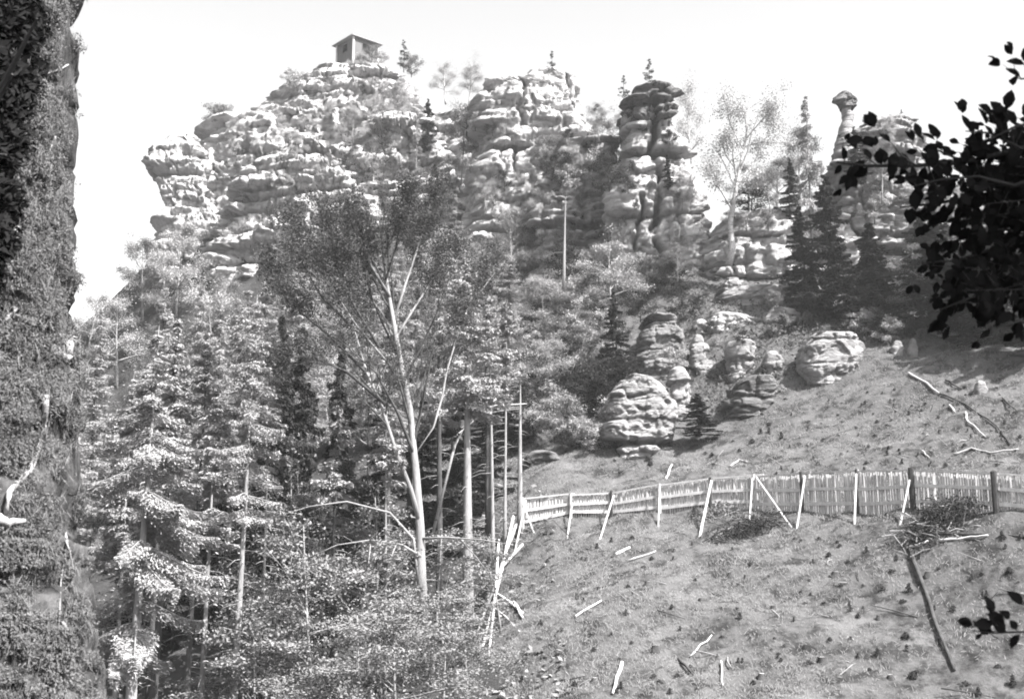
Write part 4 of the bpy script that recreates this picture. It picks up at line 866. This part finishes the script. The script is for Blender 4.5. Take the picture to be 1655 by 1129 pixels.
# ------------------------------------------------------------------ the beech beside the camera whose twigs hang into the view at the right
rs = np.random.default_rng(41)
near = tag(empty('overhanging_beech', (8.2, 0.2, -1.2)), 'shaded beech whose black leafy twigs hang into the right of the view', 'tree'); NB = Vector((8.2, 0.2, -1.2))
mb = MB(); mb.tube([Vector((0, 0, 0)), Vector((.05, 0, 2)), Vector((-.1, .2, 4)), Vector((0, .3, 7))], [.28, .22, .19, .1], 12); mb.build('trunk', M['barkd'], near, True)
TW = [([(1900,150),(1760,215),(1650,240),(1560,262),(1470,268),(1400,268),(1352,262)], 4.4, .014), ([(1560,262),(1520,245),(1485,225)], 4.4, .006), ([(1480,267),(1455,250),(1440,230)], 4.35, .005), ([(1650,240),(1600,215),(1560,212)], 4.3, .007),
 ([(1800,150),(1700,190),(1640,205),(1600,225)], 4.2, .01), ([(1800,90),(1710,120),(1650,128),(1642,125)], 4.2, .006), ([(1900,260),(1760,290),(1640,300),(1570,320),(1500,330),(1455,335)], 4.5, .012), ([(1640,300),(1580,285),(1520,290),(1480,300)], 4.3, .007),
 ([(1900,360),(1760,390),(1680,385),(1610,400),(1550,420),(1490,425)], 4.6, .012), ([(1680,385),(1620,370),(1570,378)], 4.5, .006), ([(1900,430),(1720,450),(1640,460),(1570,480),(1520,500)], 4.6, .011), ([(1850,500),(1720,500),(1660,520),(1600,530)], 4.5, .008),
 ([(1850,960),(1740,1000),(1660,1020),(1600,1022),(1570,1018)], 4.0, .006), ([(1600,240),(1590,262),(1560,300)], 4.4, .005), ([(1500,268),(1510,290),(1490,310)], 4.4, .004),([(1720,300),(1700,350),(1660,360),(1600,345)], 4.5, .006),([(1900,330),(1750,330),(1660,330),(1600,345),(1540,360)], 4.7, .008),([(1800,420),(1700,420),(1620,430),(1560,450),(1510,452)], 4.8, .008),([(1420,268),(1400,255),(1385,244)], 4.4, .003),([(1800,480),(1700,475),(1640,490),(1590,505)], 4.9, .008)]
for k in range(34):
    y0 = rs.uniform(215, 490) if k % 3 else rs.uniform(205, 300); x1 = rs.uniform(1500, 1650) + (30 if y0 < 330 else 0); TW.append(([(1850, y0+rs.uniform(-20, 20)), (1740, y0), ((1740+x1)/2, y0+rs.uniform(-15, 15)), (x1, y0+rs.uniform(-25, 25))], rs.uniform(4.3, 5.2), .005))
mb = MB(); LP = []; LD = []
for pts, Y, r in TW:
    Q = [at(a, b, Y) for a, b in pts]; mb.tube([q-NB for q in Q], list(np.linspace(r, r*.3, len(Q))), 5)
    for a, b in zip(Q[:-1], Q[1:]):
        L = (b-a).length; nl = max(2, int(L/.022))
        for k in range(nl):
            if rs.random() < .15: continue
            t = (k+rs.random())/nl; p = a.lerp(b, t); sd_ = 1 if k % 2 else -1
            dr = (b-a).normalized(); u_ = Vector((0, 0, 1))*sd_*(1 if rs.random() < .75 else -.6)+dr*rs.uniform(.1, 1.0)+Vector((0, rs.normal(0, .5), rs.normal(0, .25)))
            LP.append(p); LD.append(u_.normalized())
            if rs.random() < .55:                      # a side sprig with several leaves
                e_ = p+u_.normalized()*rs.uniform(.04, .11)
                mb.tube([p-NB, e_-NB], [.002, .001], 3, cap=False)
                for q_ in range(rs.integers(2, 4)): LP.append(e_); LD.append((u_+Vector(rs.normal(0, .6, 3))).normalized())
for q in TW[:1]+TW[6:9]: 
    a = at(*q[0][0], q[1]); mb.tube([Vector((0, .1, 5.0 if q[2] > .013 else 4)), (a-NB)*.35+Vector((0, 0, 3.2)), (a-NB)*.7+Vector((0, 0, 1.3)), a-NB], [.06, .04, .025, q[2]], 6)
mb.build('twigs', M['barkd'], near)
V = []; Fc = []
for p, d in zip(LP, LD):
    L = rs.uniform(.028, .075); Wd = L*rs.uniform(.45, .72); nrm = Vector((rs.normal(0, .35), -1, rs.normal(.1, .4))); nrm = (nrm-d*nrm.dot(d)).normalized(); e_ = d.cross(nrm); i = len(V); st = p+d*.008-NB
    for t, s_ in ((0, 0), (.25, .75), (.55, 1), (.8, .6), (1, 0), (.8, -.6), (.55, -1), (.25, -.75)):
        V.append(st+d*L*t+e_*Wd/2*s_+nrm*(.10*L*abs(s_)-.12*L*t*t))
    Fc.append((i, i+1, i+2, i+3, i+4, i+5, i+6, i+7))
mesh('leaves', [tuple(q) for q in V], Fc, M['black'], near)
# unseen crown overhead, added to keep the twigs in shade
P = rs.normal(0, 1, (14000, 3))*np.array([1.7, 1.9, 1.0])+np.array([6.3, 1.6, 6.3]); k_ = (P[:, 2] > 3.6) & (P[:, 1] < 6.5); P = P[k_]
P = P[(P[:, 0]/np.maximum(P[:, 1], .1) > .55) | (P[:, 2]/np.maximum(P[:, 1], .1) > .65)]
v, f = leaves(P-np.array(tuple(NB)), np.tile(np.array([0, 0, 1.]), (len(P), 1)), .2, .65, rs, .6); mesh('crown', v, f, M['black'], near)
mb = MB()
for k in range(12):
    a = k*2.4; p = Vector((0, .2, 4+k*.25)); mb.tube([p, p+Vector((math.cos(a), math.sin(a), .6))*1.2, p+Vector((math.cos(a)*2.4-1.5, math.sin(a)*2.4+1, 1.6))], [.06, .03, .01], 5)
mb.build('limbs', M['barkd'], near)

# ------------------------------------------------------------------ haze
v, f = box(-1000, 1000, -400, 1100, -60, 75); hz_ = mesh('haze', v, f, M['hole']); hz_['kind'] = 'stuff'
hm = bpy.data.materials.new('haze_air'); hm.use_nodes = True; t = hm.node_tree
for nn_ in list(t.nodes): t.nodes.remove(nn_)
ou = t.nodes.new('ShaderNodeOutputMaterial'); pv = t.nodes.new('ShaderNodeVolumePrincipled'); pv.inputs['Color'].default_value = (.9, .9, .9, 1); pv.inputs['Density'].default_value = .0003; pv.inputs['Anisotropy'].default_value = 0.2
t.links.new(pv.outputs[0], ou.inputs['Volume']); hz_.data.materials.clear(); hz_.data.materials.append(hm)
# prototypes never placed are removed
for o in list(bpy.data.objects):
    if o.parent is None and o.type == 'EMPTY' and 'label' not in o:
        for c in list(o.children): bpy.data.objects.remove(c)
        bpy.data.objects.remove(o)
